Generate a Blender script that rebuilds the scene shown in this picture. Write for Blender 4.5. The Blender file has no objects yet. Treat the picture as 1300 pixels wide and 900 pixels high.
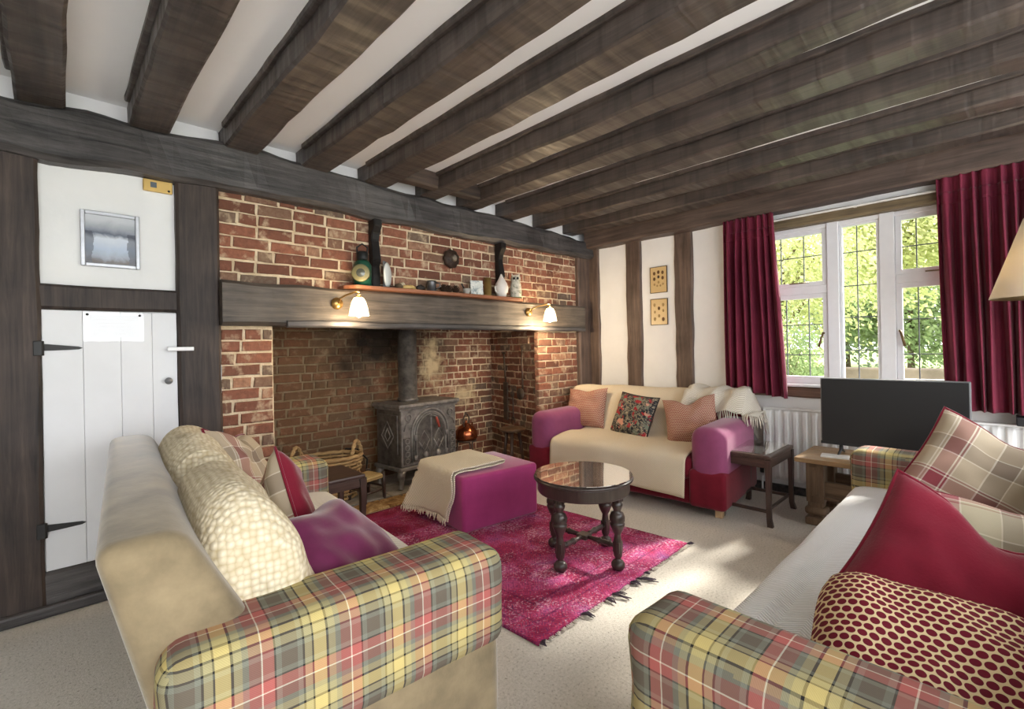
import bpy, bmesh, math, random
from mathutils import Vector, Matrix, noise
R_ = math.radians
sc = bpy.context.scene
col = sc.collection

# ------------------------------------------------------------------ camera
F_PX, W_PX = 602.0, 1300.0
az, roll = R_(46.0), R_(1.1)
cam_d = bpy.data.cameras.new('camera'); cam = bpy.data.objects.new('camera', cam_d); col.objects.link(cam)
cam_d.sensor_width = 36.0; cam_d.lens = F_PX / W_PX * 36.0; cam_d.shift_y = -10.0 / W_PX
cam_d.clip_start = 0.05; cam_d.clip_end = 300
vV = Vector((math.cos(az), math.sin(az), 0)); vR = Vector((math.sin(az), -math.cos(az), 0)); vU = Vector((0, 0, 1))
rc = vR * math.cos(roll) - vU * math.sin(roll); uc = vR * math.sin(roll) + vU * math.cos(roll)
m = Matrix((rc, uc, -vV)).transposed().to_4x4(); m.translation = Vector((0, 0, 1.25)); cam.matrix_world = m
sc.camera = cam

# ------------------------------------------------------------------ world, sun, exposure
wd = bpy.data.worlds.new('world'); sc.world = wd; wd.use_nodes = True
bg = wd.node_tree.nodes['Background']; bg.inputs[0].default_value = (0.95, 0.975, 1.0, 1); bg.inputs[1].default_value = 1.25
sl = bpy.data.lights.new('sun', 'SUN'); sl.energy = 3.0; sl.angle = R_(6); sl.color = (1.0, 0.94, 0.84)
sun = bpy.data.objects.new('sun', sl); col.objects.link(sun)
sd = Vector((0.82, -0.17, 0.60)).normalized()          # direction towards the sun
sun.rotation_euler = sd.to_track_quat('Z', 'Y').to_euler(); sun.location = (12, -6, 9)
sc.view_settings.view_transform = 'Standard'; sc.view_settings.look = 'None'
sc.view_settings.exposure = 2.28; sc.view_settings.gamma = 1.0; sc.view_settings.use_curve_mapping = False

# ------------------------------------------------------------------ helpers: materials
def S(r, g, b):
    f = lambda c: (c / 255 / 12.92) if c / 255 <= 0.04045 else ((c / 255 + 0.055) / 1.055) ** 2.4
    return (f(r), f(g), f(b), 1)

class MT:
    """small wrapper round a node tree"""
    def __init__(s, name, rough=0.6, spec=0.3, metal=0.0):
        s.m = bpy.data.materials.new(name); s.m.use_nodes = True
        s.t = s.m.node_tree; s.b = s.t.nodes['Principled BSDF']
        s.b.inputs['Roughness'].default_value = rough; s.b.inputs['Specular IOR Level'].default_value = spec
        s.b.inputs['Metallic'].default_value = metal
    def n(s, typ, ins=None, **props):
        nd = s.t.nodes.new(typ)
        for k, v in props.items(): setattr(nd, k, v)
        for k, v in (ins or {}).items():
            if isinstance(v, bpy.types.NodeSocket): s.t.links.new(v, nd.inputs[k])
            else: nd.inputs[k].default_value = v
        return nd
    def ln(s, a, b): s.t.links.new(a, b)
    def coord(s, kind='Object', scale=(1, 1, 1), loc=(0, 0, 0)):
        tc = s.n('ShaderNodeTexCoord')
        src = tc.outputs[kind]
        return s.n('ShaderNodeMapping', {'Vector': src, 'Scale': scale, 'Location': loc}).outputs[0]
    def pos(s, scale=(1, 1, 1), loc=(0, 0, 0)):
        g = s.n('ShaderNodeNewGeometry')
        return s.n('ShaderNodeMapping', {'Vector': g.outputs['Position'], 'Scale': scale, 'Location': loc}).outputs[0]
    def noise(s, vec, scale=5, detail=4, rough=0.6, dist=0.0):
        return s.n('ShaderNodeTexNoise', {'Vector': vec, 'Scale': scale, 'Detail': detail, 'Roughness': rough, 'Distortion': dist}).outputs[0]
    def ramp(s, fac, stops, interp='LINEAR'):
        r = s.n('ShaderNodeValToRGB', {'Fac': fac}); cr = r.color_ramp; cr.interpolation = interp
        while len(cr.elements) < len(stops): cr.elements.new(0.5)
        for e, (p, c) in zip(cr.elements, stops): e.position = p
        for e, (p, c) in zip(cr.elements, stops): e.position = p; e.color = c
        return r.outputs[0]
    def math(s, op, a, b=0.0, c=0.0):
        nd = s.n('ShaderNodeMath', operation=op)
        for i, v in enumerate((a, b, c)):
            if isinstance(v, bpy.types.NodeSocket): s.ln(v, nd.inputs[i])
            else: nd.inputs[i].default_value = v
        return nd.outputs[0]
    def mix(s, fac, a, b, mode='MIX'):
        nd = s.n('ShaderNodeMix', data_type='RGBA', blend_type=mode)
        for i, v in ((0, fac), (6, a), (7, b)):
            if isinstance(v, bpy.types.NodeSocket): s.ln(v, nd.inputs[i])
            else: nd.inputs[i].default_value = v
        return nd.outputs[2]
    def color(s, c):
        if isinstance(c, bpy.types.NodeSocket): s.ln(c, s.b.inputs['Base Color'])
        else: s.b.inputs['Base Color'].default_value = c
        return s
    def rough(s, r): s.ln(r, s.b.inputs['Roughness']); return s
    def bump(s, h, strength=0.3, dist=0.01):
        b = s.n('ShaderNodeBump', {'Height': h, 'Strength': strength, 'Distance': dist}); s.ln(b.outputs[0], s.b.inputs['Normal']); return s

MATS = {}
def plain(name, c, rough=0.6, spec=0.3, metal=0.0, var=0.12, scale=18, bump=0.0, bscale=60):
    if name in MATS: return MATS[name]
    t = MT(name, rough, spec, metal)
    v = t.coord('Object')
    lo = tuple(x * (1 - var) for x in c[:3]) + (1,); hi = tuple(min(1, x * (1 + var)) for x in c[:3]) + (1,)
    t.color(t.ramp(t.noise(v, scale, 4), [(0.3, lo), (0.7, hi)]))
    if bump: t.bump(t.noise(v, bscale, 3), bump, 0.005)
    MATS[name] = t.m; return t.m

def wood(name, dark, light, axis, rough=0.5, gscale=1.0, ripple=0.0, spec=0.4, bump=0.5):
    key = name + axis
    if key in MATS: return MATS[key]
    t = MT(key, rough, spec)
    k = {'X': (1.2, 22, 22), 'Y': (22, 1.2, 22), 'Z': (22, 22, 1.2)}[axis]
    oi = t.n('ShaderNodeObjectInfo')
    off = t.n('ShaderNodeVectorMath', {0: t.coord('Object', tuple(q * gscale for q in k)), 1: oi.outputs['Random']}, operation='ADD')
    gr = t.noise(off.outputs[0], 1.6, 6, 0.65, 0.6)
    bl = t.noise(t.coord('Object'), 3.0, 3)
    f = t.math('ADD', t.math('MULTIPLY', gr, 0.65), t.math('MULTIPLY', bl, 0.35))
    c = t.ramp(f, [(0.34, dark), (0.55, tuple((a + b) / 2 for a, b in zip(dark, light))), (0.72, light)])
    t.color(c)
    h = gr
    if ripple:
        rk = {'X': (15, 2, 2), 'Y': (2, 15, 2), 'Z': (2, 2, 15)}[axis]
        off2 = t.n('ShaderNodeVectorMath', {0: t.coord('Object', rk), 1: t.math('MULTIPLY', oi.outputs['Random'], 40.0)}, operation='ADD')
        wv = t.noise(off2.outputs[0], 1.0, 2, 0.5, 0.4)
        mk_ = t.ramp(wv, [(0.38, (1, 1, 1, 1)), (0.56, (0, 0, 0, 1))])
        t.color(t.mix(t.math('MULTIPLY', mk_, 0.24), c, tuple(q * 0.35 for q in dark[:3]) + (1,)))
        t.rough(t.math('MULTIPLY_ADD', mk_, 0.25, rough))
        t.b.inputs['Coat Weight'].default_value = 0.2; t.b.inputs['Coat Roughness'].default_value = 0.4
        b1 = t.n('ShaderNodeBump', {'Height': gr, 'Strength': bump, 'Distance': 0.005}); b2 = t.n('ShaderNodeBump', {'Height': wv, 'Strength': ripple, 'Distance': 0.03, 'Normal': b1.outputs[0]}); t.ln(b2.outputs[0], t.b.inputs['Normal'])
    else:
        mk = tuple(3.0 if q < 2 else 9.0 for q in k)
        h = t.math('ADD', t.math('MULTIPLY', gr, 0.6), t.math('MULTIPLY', t.noise(t.coord('Object', mk), 1.0, 4, 0.6, 0.8), 0.8))
    if not ripple: t.bump(h, bump, 0.006)
    MATS[key] = t.m; return t.m

def plaid(name, seq, period, rough=0.85, bw=0.5, seq2=None, sat=0.85):
    """tartan: two constant ramps across u and v of the UV map (metres)"""
    if name in MATS: return MATS[name]
    t = MT(name, rough, 0.15)
    tc = t.n('ShaderNodeTexCoord'); sp = t.n('ShaderNodeSeparateXYZ', {0: tc.outputs['UV']})
    def band(sock, sq):
        fr = t.math('FRACT', t.math('DIVIDE', sock, period))
        tot = sum(w for w, c in sq); p = 0; st = []
        for w, c in sq: st.append((p / tot, c)); p += w
        return t.ramp(fr, st, 'CONSTANT')
    a = band(sp.outputs[0], seq); b = band(sp.outputs[1], seq2 or seq)
    c = t.mix(bw, a, b)
    uv = t.n('ShaderNodeMapping', {'Vector': tc.outputs['UV']}).outputs[0]
    wv = t.n('ShaderNodeTexWave', {'Vector': uv, 'Scale': 130.0}, bands_direction='DIAGONAL')
    c = t.mix(0.10, c, wv.outputs[0], 'MULTIPLY'); c = t.n('ShaderNodeHueSaturation', {'Color': c, 'Saturation': sat}).outputs[0]
    t.color(c); t.bump(wv.outputs[1], 0.15, 0.002)
    MATS[name] = t.m; return t.m

def fabric(name, c, rough=0.85, weave=160, var=0.15, bump=0.25, sheen=0.25):
    if name in MATS: return MATS[name]
    t = MT(name, rough, 0.15)
    v = t.coord('Object')
    lo = tuple(x * (1 - var) for x in c[:3]) + (1,); hi = tuple(min(1, x * (1 + var)) for x in c[:3]) + (1,)
    t.color(t.ramp(t.noise(v, 7, 5), [(0.3, lo), (0.7, hi)]))
    t.b.inputs['Sheen Weight'].default_value = sheen; t.b.inputs['Sheen Roughness'].default_value = 0.4
    t.bump(t.noise(v, weave, 2), bump, 0.003)
    MATS[name] = t.m; return t.m

# ------------------------------------------------------------------ helpers: geometry
def link(name, bm, mat, parent=None, smooth=False, kind=None, label=None, cat=None, group=None):
    me = bpy.data.meshes.new(name); bm.normal_update(); bm.to_mesh(me); bm.free()
    if mat is not None:
        for x in (mat if isinstance(mat, (list, tuple)) else [mat]): me.materials.append(x)
    if smooth:
        for p in me.polygons: p.use_smooth = True
    o = bpy.data.objects.new(name, me); col.objects.link(o)
    if parent: o.parent = parent
    tag(o, label, cat, group, kind); return o
def tag(o, label=None, cat=None, group=None, kind=None):
    if label: o['label'] = label
    if cat: o['category'] = cat
    if group: o['group'] = group
    if kind: o['kind'] = kind
    return o
def thing(name, loc, rz, label, cat, group=None):
    o = bpy.data.objects.new(name, None); col.objects.link(o); o.empty_display_size = 0.1
    o.location = loc; o.rotation_euler = (0, 0, rz); return tag(o, label, cat, group)

def box(bm, x0, x1, y0, y1, z0, z1, bev=0.0, seg=2):
    r = bmesh.ops.create_cube(bm, size=1.0); vs = r['verts']
    for v in vs: v.co = Vector(((x0 + x1) / 2 + v.co.x * (x1 - x0), (y0 + y1) / 2 + v.co.y * (y1 - y0), (z0 + z1) / 2 + v.co.z * (z1 - z0)))
    if bev > 0:
        es = list({e for v in vs for e in v.link_edges})
        r2 = bmesh.ops.bevel(bm, geom=es, offset=bev, segments=seg, profile=0.5, affect='EDGES', clamp_overlap=True)
        vs = list({v for f in r2['faces'] for v in f.verts} | {v for v in vs if v.is_valid})
    return vs
def B(name, dims, mat, parent=None, bev=0.004, seg=2, smooth=False, **k):
    bm = bmesh.new(); box(bm, *dims, bev, seg); return link(name, bm, mat, parent, smooth, **k)
def boxuv(o, uvf=None):
    me = o.data; uv = me.uv_layers.new(name='UVMap') if not me.uv_layers else me.uv_layers[0]
    for p in me.polygons:
        n = p.normal; a = max(range(3), key=lambda i: abs(n[i]))
        for li in p.loop_indices:
            c = me.vertices[me.loops[li].vertex_index].co
            uv.data[li].uv = uvf(c, n, a) if uvf else ((c.y, c.z), (c.x, c.z), (c.x, c.y))[a]
    return o
def tube(bm, pts, rad, n=8, caps=True):
    pts = [Vector(p) for p in pts]; rings = []
    prev = None
    for i, p in enumerate(pts):
        d = (pts[min(i + 1, len(pts) - 1)] - pts[max(i - 1, 0)]).normalized()
        if prev is None:
            a = d.orthogonal().normalized()
        else:
            a = (prev - d * prev.dot(d)).normalized()
        prev = a; b = d.cross(a)
        r = rad[i] if isinstance(rad, (list, tuple)) else rad
        rings.append([bm.verts.new(p + (a * math.cos(2 * math.pi * k / n) + b * math.sin(2 * math.pi * k / n)) * r) for k in range(n)])
    for r0, r1 in zip(rings, rings[1:]):
        for k in range(n): bm.faces.new((r0[k], r0[(k + 1) % n], r1[(k + 1) % n], r1[k]))
    if caps: bm.faces.new(list(reversed(rings[0]))); bm.faces.new(rings[-1])
def lathe(bm, prof, n=20, c=(0, 0, 0), flute=None, ax='Z', sx=1.0, sy=1.0):
    """prof: list of (r, z); flute(z)->(count, depth)"""
    rings = []
    for r, z in prof:
        ring = []
        for k in range(n):
            a = 2 * math.pi * k / n; rr = r
            if flute:
                f = flute(z)
                if f: rr = r * (1 - f[1] * (0.5 + 0.5 * math.cos(a * f[0])))
            x, y = rr * math.cos(a) * sx, rr * math.sin(a) * sy
            co = {'Z': (x, y, z), 'Y': (x, z, -y), 'X': (z, x, y)}[ax]
            ring.append(bm.verts.new(Vector(c) + Vector(co)))
        rings.append(ring)
    for r0, r1 in zip(rings, rings[1:]):
        for k in range(n): bm.faces.new((r0[k], r0[(k + 1) % n], r1[(k + 1) % n], r1[k]))
    if prof[0][0] > 1e-5: bm.faces.new(list(reversed(rings[0])))
    if prof[-1][0] > 1e-5: bm.faces.new(rings[-1])
def L(name, prof, mat, parent=None, n=20, c=(0, 0, 0), smooth=True, **k):
    lk = {q: k.pop(q) for q in ('flute', 'ax', 'sx', 'sy') if q in k}
    bm = bmesh.new(); lathe(bm, prof, n, c, **lk); return link(name, bm, mat, parent, smooth, **k)
def T(name, pts, rad, mat, parent=None, n=8, smooth=True, **k):
    bm = bmesh.new(); tube(bm, pts, rad, n); return link(name, bm, mat, parent, smooth, **k)
def crom(pts, n):
    """Catmull-Rom through pts, n samples evenly by arc length"""
    P = [Vector(p) for p in pts]; P = [P[0] * 2 - P[1]] + P + [P[-1] * 2 - P[-2]]
    raw = []
    for i in range(1, len(P) - 2):
        for k in range(24):
            t = k / 24; a, b, c, d = P[i - 1:i + 3]
            raw.append(0.5 * ((2 * b) + (c - a) * t + (2 * a - 5 * b + 4 * c - d) * t * t + (3 * b - a - 3 * c + d) * t ** 3))
    raw.append(P[-2]); acc = [0]
    for a, b in zip(raw, raw[1:]): acc.append(acc[-1] + (b - a).length)
    out = []; j = 0
    for i in range(n):
        s = acc[-1] * i / (n - 1)
        while j < len(acc) - 2 and acc[j + 1] < s: j += 1
        f = (s - acc[j]) / max(1e-9, acc[j + 1] - acc[j]); out.append(raw[j].lerp(raw[j + 1], min(1, f)))
    return out, acc[-1]
def sheet(name, fn, nu, nv, mat, parent=None, thick=0.008, lu=1.0, lv=1.0, uoff=0.0, off=1.0, **k):
    """grid cloth: fn(s,t) in 0..1 -> Vector; UV in metres"""
    bm = bmesh.new(); uvl = bm.loops.layers.uv.new('UVMap')
    g = [[bm.verts.new(fn(i / nu, j / nv)) for j in range(nv + 1)] for i in range(nu + 1)]
    for i in range(nu):
        for j in range(nv):
            f = bm.faces.new((g[i][j], g[i + 1][j], g[i + 1][j + 1], g[i][j + 1]))
            for lp, (a, b) in zip(f.loops, ((i, j), (i + 1, j), (i + 1, j + 1), (i, j + 1))): lp[uvl].uv = (uoff + lu * a / nu, lv * b / nv)
    o = link(name, bm, mat, parent, True, **k)
    if thick:
        md = o.modifiers.new('thickness', 'SOLIDIFY'); md.thickness = thick; md.offset = off
    return o
def nz(p, sc_=1.0, seed=0.0): return noise.noise(Vector((p[0] * sc_ + seed, p[1] * sc_ + seed * 0.7, p[2] * sc_ - seed)))

def timber(name, dims, axis, mat, parent=None, wob=0.008, ch=0.014, seg=0.09, top=None, bottom=None, **k):
    """a hewn beam: chamfered section swept along its axis with uneven faces; top(s)/bottom(s) shift the section's upper/lower edge"""
    x0, x1, y0, y1, z0, z1 = dims; lo = Vector((x0, y0, z0)); hi = Vector((x1, y1, z1)); ai = 'XYZ'.index(axis); b, c = [i for i in range(3) if i != ai]
    n = max(2, int((hi[ai] - lo[ai]) / seg)); bm = bmesh.new(); rings = []
    sd_ = random.random() * 50
    for i in range(n + 1):
        s = i / n; ring = []
        sec = [(lo[b] + ch, lo[c]), (hi[b] - ch, lo[c]), (hi[b], lo[c] + ch), (hi[b], hi[c] - ch), (hi[b] - ch, hi[c]), (lo[b] + ch, hi[c]), (lo[b], hi[c] - ch), (lo[b], lo[c] + ch)]
        for q, w in sec:
            p = Vector((0, 0, 0)); p[ai] = lo[ai] + s * (hi[ai] - lo[ai]); p[b] = q; p[c] = w
            d = Vector((nz(p, 4.5, sd_), nz(p, 4.5, sd_ + 9), nz(p, 4.5, sd_ + 17))) * wob; d[ai] = 0
            if axis != 'Z':
                if top and w > (lo[c] + hi[c]) / 2: d[c] += top(s)
                if bottom and w < (lo[c] + hi[c]) / 2: d[c] += bottom(s)
            ring.append(bm.verts.new(p + d))
        rings.append(ring)
    for r0, r1 in zip(rings, rings[1:]):
        for q in range(8): bm.faces.new((r0[q], r0[(q + 1) % 8], r1[(q + 1) % 8], r1[q]))
    bm.faces.new(rings[0]); bm.faces.new(list(reversed(rings[-1])))
    bmesh.ops.recalc_face_normals(bm, faces=bm.faces)
    return link(name, bm, mat, parent, False, **k)
def solid(name, polys, mat, parent=None, **k):
    """several boxes of one continuous surface (a wall round an opening)"""
    bm = bmesh.new()
    for d in polys: box(bm, *d)
    return link(name, bm, mat, parent, False, **k)

# ================================================================== THE SETTING
random.seed(11)
YA, XB, ZC, ZJ = 3.25, 4.35, 2.57, 2.445
def _plaster():
    t = MT('white_plaster', 0.85, 0.15); v = t.coord('Object')
    t.color(t.ramp(t.noise(v, 2.5, 4), [(0.3, (0.79, 0.79, 0.79, 1)), (0.7, (0.86, 0.86, 0.855, 1))]))
    t.bump(t.noise(v, 9, 4), 0.25, 0.01); return t.m
PLASTER = _plaster()
OAK_D, OAK_L = S(32, 26, 24), S(104, 88, 78)
OAKX, OAKY, OAKZ = (wood('dark_oak', OAK_D, OAK_L, a, 0.55) for a in 'XYZ')
JOIST = wood('joist_oak', S(38, 32, 30), S(104, 90, 82), 'Y', 0.46, ripple=0.45, spec=0.6, bump=0.3)
BEAMX = wood('black_oak', S(32, 31, 32), S(104, 99, 98), 'X', 0.46, bump=1.0)
POSTZ = wood('post_oak', S(30, 25, 24), S(88, 74, 67), 'Z', 0.6)
STUDZ = wood('stud_oak', S(62, 50, 44), S(130, 108, 95), 'Z', 0.6)
PLATEY = wood('plate_oak', S(60, 50, 45), S(118, 100, 90), 'Y', 0.55)

def _carpet():
    t = MT('speckled_carpet', 0.95, 0.1); v = t.coord('Object')
    a = t.ramp(t.noise(v, 90, 3, 0.7), [(0.28, S(140, 132, 120)), (0.40, S(206, 199, 188)), (0.7, S(226, 219, 210))])
    b = t.ramp(t.noise(v, 1.3, 3), [(0.3, (0.86, 0.85, 0.84, 1)), (0.7, (1, 1, 1, 1))])
    t.color(t.mix(1.0, a, b, 'MULTIPLY')); t.bump(t.noise(v, 160, 2), 0.5, 0.006); return t.m
floor = solid('floor', [(-2.4, XB + 0.3, -3.4, 3.37, -0.1, 0.0)], _carpet(), kind='structure')
ceiling = solid('ceiling', [(-1.4, XB + 0.02, -1.7, 3.56, ZC, ZC + 0.1)], plain('ceiling_white', (0.91, 0.91, 0.91, 1), 0.9, 0.1, var=0.015, scale=3), kind='structure')

wallL = solid('unseen_wall_left', [(-1.55, -1.35, -1.9, 3.5, -0.05, 5.2)], PLASTER, kind='structure')  # unseen wall, added to block light from the left side
# joists across the ceiling, each a hewn oak beam
JX = [(-1.04, -.87), (-.57, -.40), (-.121, .054), (.298, .473), (.732, .915), (1.181, 1.362), (1.616, 1.80), (2.103, 2.26), (2.511, 2.68), (2.967, 3.14), (3.47, 3.635), (3.936, 4.11)]
for i, (a, b) in enumerate(JX):
    wv = random.random() * 9
    timber('ceiling_joist', (a, b, -1.7, 3.262, ZJ, ZC + 0.02), 'Y', JOIST, ceiling, wob=0.009, ch=0.012, seg=0.16, bottom=lambda s, w=wv: 0.008 * math.sin(7 * s + w))
    timber('joist_fillet', (a - 0.022, a + 0.01, -1.7, 3.10, ZC - 0.028, ZC + 0.01), 'Y', JOIST, ceiling, wob=0.006, ch=0.006)
for x0, x1, y in ((1.79, 2.115, 2.99), (2.25, 2.52, 2.99)):
    timber('trimmer', (x0, x1, y - 0.05, y + 0.05, ZJ + 0.012, ZC + 0.01), 'X', OAKX, ceiling, wob=0.004)

# ---- fireplace wall: plaster, posts, rails, beams, brick
wallA = solid('wall_fireplace', [(-2.4, 0.72, YA, 3.55, 0, 2.2), (-2.4, 0.72, YA, 3.55, 2.2, ZC + 0.05), (0.72, XB + 0.35, YA + 0.02, 3.55, 2.32, ZC + 0.05), (4.14, XB + 0.35, YA, 3.55, 0, 2.2)], PLASTER, kind='structure')
timber('post', (-0.52, -0.044, 3.20, 3.30, 0.0, 2.23), 'Z', POSTZ, wallA, wob=0.006)
timber('post', (0.50, 0.712, 3.20, 3.34, 0.0, 2.23), 'Z', POSTZ, wallA, wob=0.006)
timber('post', (4.13, XB + 0.02, 3.205, 3.34, 0.0, 2.32), 'Z', STUDZ, wallA, wob=0.012)
timber('rail', (-0.05, 0.51, 3.212, 3.30, 1.476, 1.60), 'X', POSTZ, wallA, wob=0.005)
timber('sill_beam', (-0.05, 0.51, 3.215, 3.30, 0.03, 0.20), 'X', BEAMX, wallA, wob=0.005)
def btop(s):
    x = -2.4 + s * 6.78
    return 0.05 * math.exp(-((x - 0.9) / 0.9) ** 2) - 0.05 * max(0, (x - 2.4) / 2) + 0.006 * math.sin(x * 9)
timber('tie_beam', (-2.4, XB + 0.01, 3.155, 3.32, 2.207, 2.44), 'X', BEAMX, wallA, wob=0.022, ch=0.026, seg=0.07, top=btop, bottom=lambda s: 0.006 * math.sin(s * 14))
timber('mantel_beam', (0.705, 4.14, 3.14, 3.42, 1.409, 1.671), 'X', wood('mantel_oak', S(44, 39, 36), S(120, 108, 96), 'X', 0.5, bump=0.7), wallA, wob=0.010, ch=0.02)
timber('mantel_batten', (1.06, 4.12, 3.118, 3.16, 1.399, 1.445), 'X', BEAMX, wallA, wob=0.006, ch=0.01)
base = B('baseboard_fireplace', (-2.4, 0.72, 3.17, 3.205, 0.0, 0.055), BEAMX, None, 0.012, kind='structure')

# brick
def brick_mat(name, soot=False, lamp=False):
    t = MT(name, 0.85, 0.2); oi = t.n('ShaderNodeObjectInfo'); rnd = oi.outputs['Random']
    base_ = t.ramp(rnd, [(0.0, S(108, 72, 58)), (0.2, S(140, 92, 74)), (0.45, S(158, 104, 82)), (0.62, S(124, 82, 66)), (0.78, S(138, 116, 96)), (0.88, S(112, 98, 86)), (1.0, S(180, 134, 106))])
    off = t.n('ShaderNodeVectorMath', {0: t.coord('Object'), 1: t.n('ShaderNodeCombineXYZ', {0: t.math('MULTIPLY', rnd, 37.0), 1: 0.0, 2: t.math('MULTIPLY', rnd, 91.0)}).outputs[0]}, operation='ADD').outputs[0]
    n1 = t.noise(off, 28, 5, 0.7); n2 = t.noise(off, 9, 4, 0.6)
    c = t.mix(t.ramp(n1, [(0.35, (0, 0, 0, 1)), (0.75, (0.75, 0.75, 0.75, 1))]), base_, S(94, 62, 50))
    c = t.mix(t.ramp(n2, [(0.54, (0, 0, 0, 1)), (0.70, (0.85, 0.85, 0.85, 1))]), c, S(204, 182, 152))
    if soot:
        p = t.pos((1 / 0.62, 0.0, 1 / 0.62), (-2.45 / 0.62, 0, -1.40 / 0.62))
        ln = t.n('ShaderNodeVectorMath', {0: p}, operation='LENGTH').outputs['Value']
        wn = t.noise(t.pos(), 3.2, 4, 0.6)
        s1 = t.math('ADD', t.math('SUBTRACT', 1.25, ln), t.math('MULTIPLY', t.math('SUBTRACT', wn, 0.5), 2.2))
        px = t.n('ShaderNodeSeparateXYZ', {0: t.pos()}).outputs[0]
        grime = t.math('MULTIPLY', t.math('SUBTRACT', 3.0, px), 1.6)
        g = t.math('MULTIPLY', t.math('MINIMUM', t.math('MAXIMUM', grime, 0.0), 1.0), t.math('MULTIPLY_ADD', wn, 0.9, 0.22))
        c = t.mix(g, c, S(96, 74, 50)); c = t.mix(t.math('MINIMUM', t.math('MAXIMUM', s1, 0.0), 0.9), c, S(26, 24, 23))
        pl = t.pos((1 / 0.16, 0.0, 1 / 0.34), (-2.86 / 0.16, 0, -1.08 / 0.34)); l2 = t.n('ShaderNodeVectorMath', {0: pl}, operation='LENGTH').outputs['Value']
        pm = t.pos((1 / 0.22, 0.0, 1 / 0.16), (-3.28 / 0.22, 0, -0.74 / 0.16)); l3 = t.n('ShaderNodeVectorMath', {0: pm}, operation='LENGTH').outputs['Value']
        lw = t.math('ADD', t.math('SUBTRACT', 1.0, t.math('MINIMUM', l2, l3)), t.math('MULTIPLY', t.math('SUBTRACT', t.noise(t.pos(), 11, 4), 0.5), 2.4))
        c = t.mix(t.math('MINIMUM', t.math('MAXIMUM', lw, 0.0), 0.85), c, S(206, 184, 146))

    t.color(c); t.bump(t.math('ADD', n1, n2), 0.6, 0.008); return t.m
def mortar_mat(name, soot=False):
    t = MT(name, 0.95, 0.1); v = t.pos()
    c = t.ramp(t.noise(v, 14, 5), [(0.3, S(196, 172, 138)), (0.65, S(228, 210, 180))])
    if soot:
        p = t.pos((1 / 0.62, 0.0, 1 / 0.62), (-2.45 / 0.62, 0, -1.40 / 0.62))
        ln = t.n('ShaderNodeVectorMath', {0: p}, operation='LENGTH').outputs['Value']; wn = t.noise(t.pos(), 3.2, 4, 0.6)
        s1 = t.math('ADD', t.math('SUBTRACT', 1.25, ln), t.math('MULTIPLY', t.math('SUBTRACT', wn, 0.5), 2.2))
        px = t.n('ShaderNodeSeparateXYZ', {0: t.pos()}).outputs[0]
        g = t.math('MINIMUM', t.math('MAXIMUM', t.math('SUBTRACT', 3.25, px), 0.0), 0.8)
        c = t.mix(g, c, S(92, 76, 54)); c = t.mix(t.math('MINIMUM', t.math('MAXIMUM', s1, 0.0), 0.92), c, S(24, 22, 21))
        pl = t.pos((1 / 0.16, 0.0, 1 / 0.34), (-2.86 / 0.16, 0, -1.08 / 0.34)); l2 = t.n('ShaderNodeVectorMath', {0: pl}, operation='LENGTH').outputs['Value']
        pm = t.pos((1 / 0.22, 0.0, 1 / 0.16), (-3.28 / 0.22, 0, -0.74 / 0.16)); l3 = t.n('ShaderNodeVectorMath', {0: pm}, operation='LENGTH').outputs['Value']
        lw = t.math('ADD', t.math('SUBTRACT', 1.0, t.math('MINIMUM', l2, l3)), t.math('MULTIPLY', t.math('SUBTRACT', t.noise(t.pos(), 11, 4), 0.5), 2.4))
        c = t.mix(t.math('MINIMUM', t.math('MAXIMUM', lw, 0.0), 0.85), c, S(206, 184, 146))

    t.color(c); t.bump(t.noise(v, 60, 4), 0.8, 0.01); return t.m
BRICK, SBRICK, MORTAR, SMORTAR = brick_mat('red_brick'), brick_mat('sooty_brick', True), mortar_mat('lime_mortar'), mortar_mat('sooty_mortar', True)
def brick_mesh(ln, mat, seed):
    rnd = random.Random(seed); bm = bmesh.new(); h, d, bv = 0.0605, 0.05, 0.006
    def q(x, y, z, j=0.003): return bm.verts.new((x + rnd.uniform(-j, j), y + rnd.uniform(-j, j) * 0.8, z + rnd.uniform(-j, j)))
    nseg = 3 if ln > 0.15 else 2
    xs = [ln * i / nseg for i in range(nseg + 1)]
    rows = []
    for i, x in enumerate(xs):
        e = bv if i == 0 else (-bv if i == nseg else 0)
        rows.append([bm.verts.new((x, d, 0)), q(x, 0.007, 0), q(x + e, 0, bv), q(x + e, 0, h - bv), q(x, 0.007, h), bm.verts.new((x, d, h))])
    for a, b in zip(rows, rows[1:]):
        for k in range(5): bm.faces.new((a[k], b[k], b[k + 1], a[k + 1]))
    bm.faces.new(rows[0]); bm.faces.new(list(reversed(rows[-1])))
    bmesh.ops.recalc_face_normals(bm, faces=bm.faces)
    me = bpy.data.meshes.new('brick'); bm.to_mesh(me); bm.free(); me.materials.append(mat); return me
BM = {}
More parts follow.
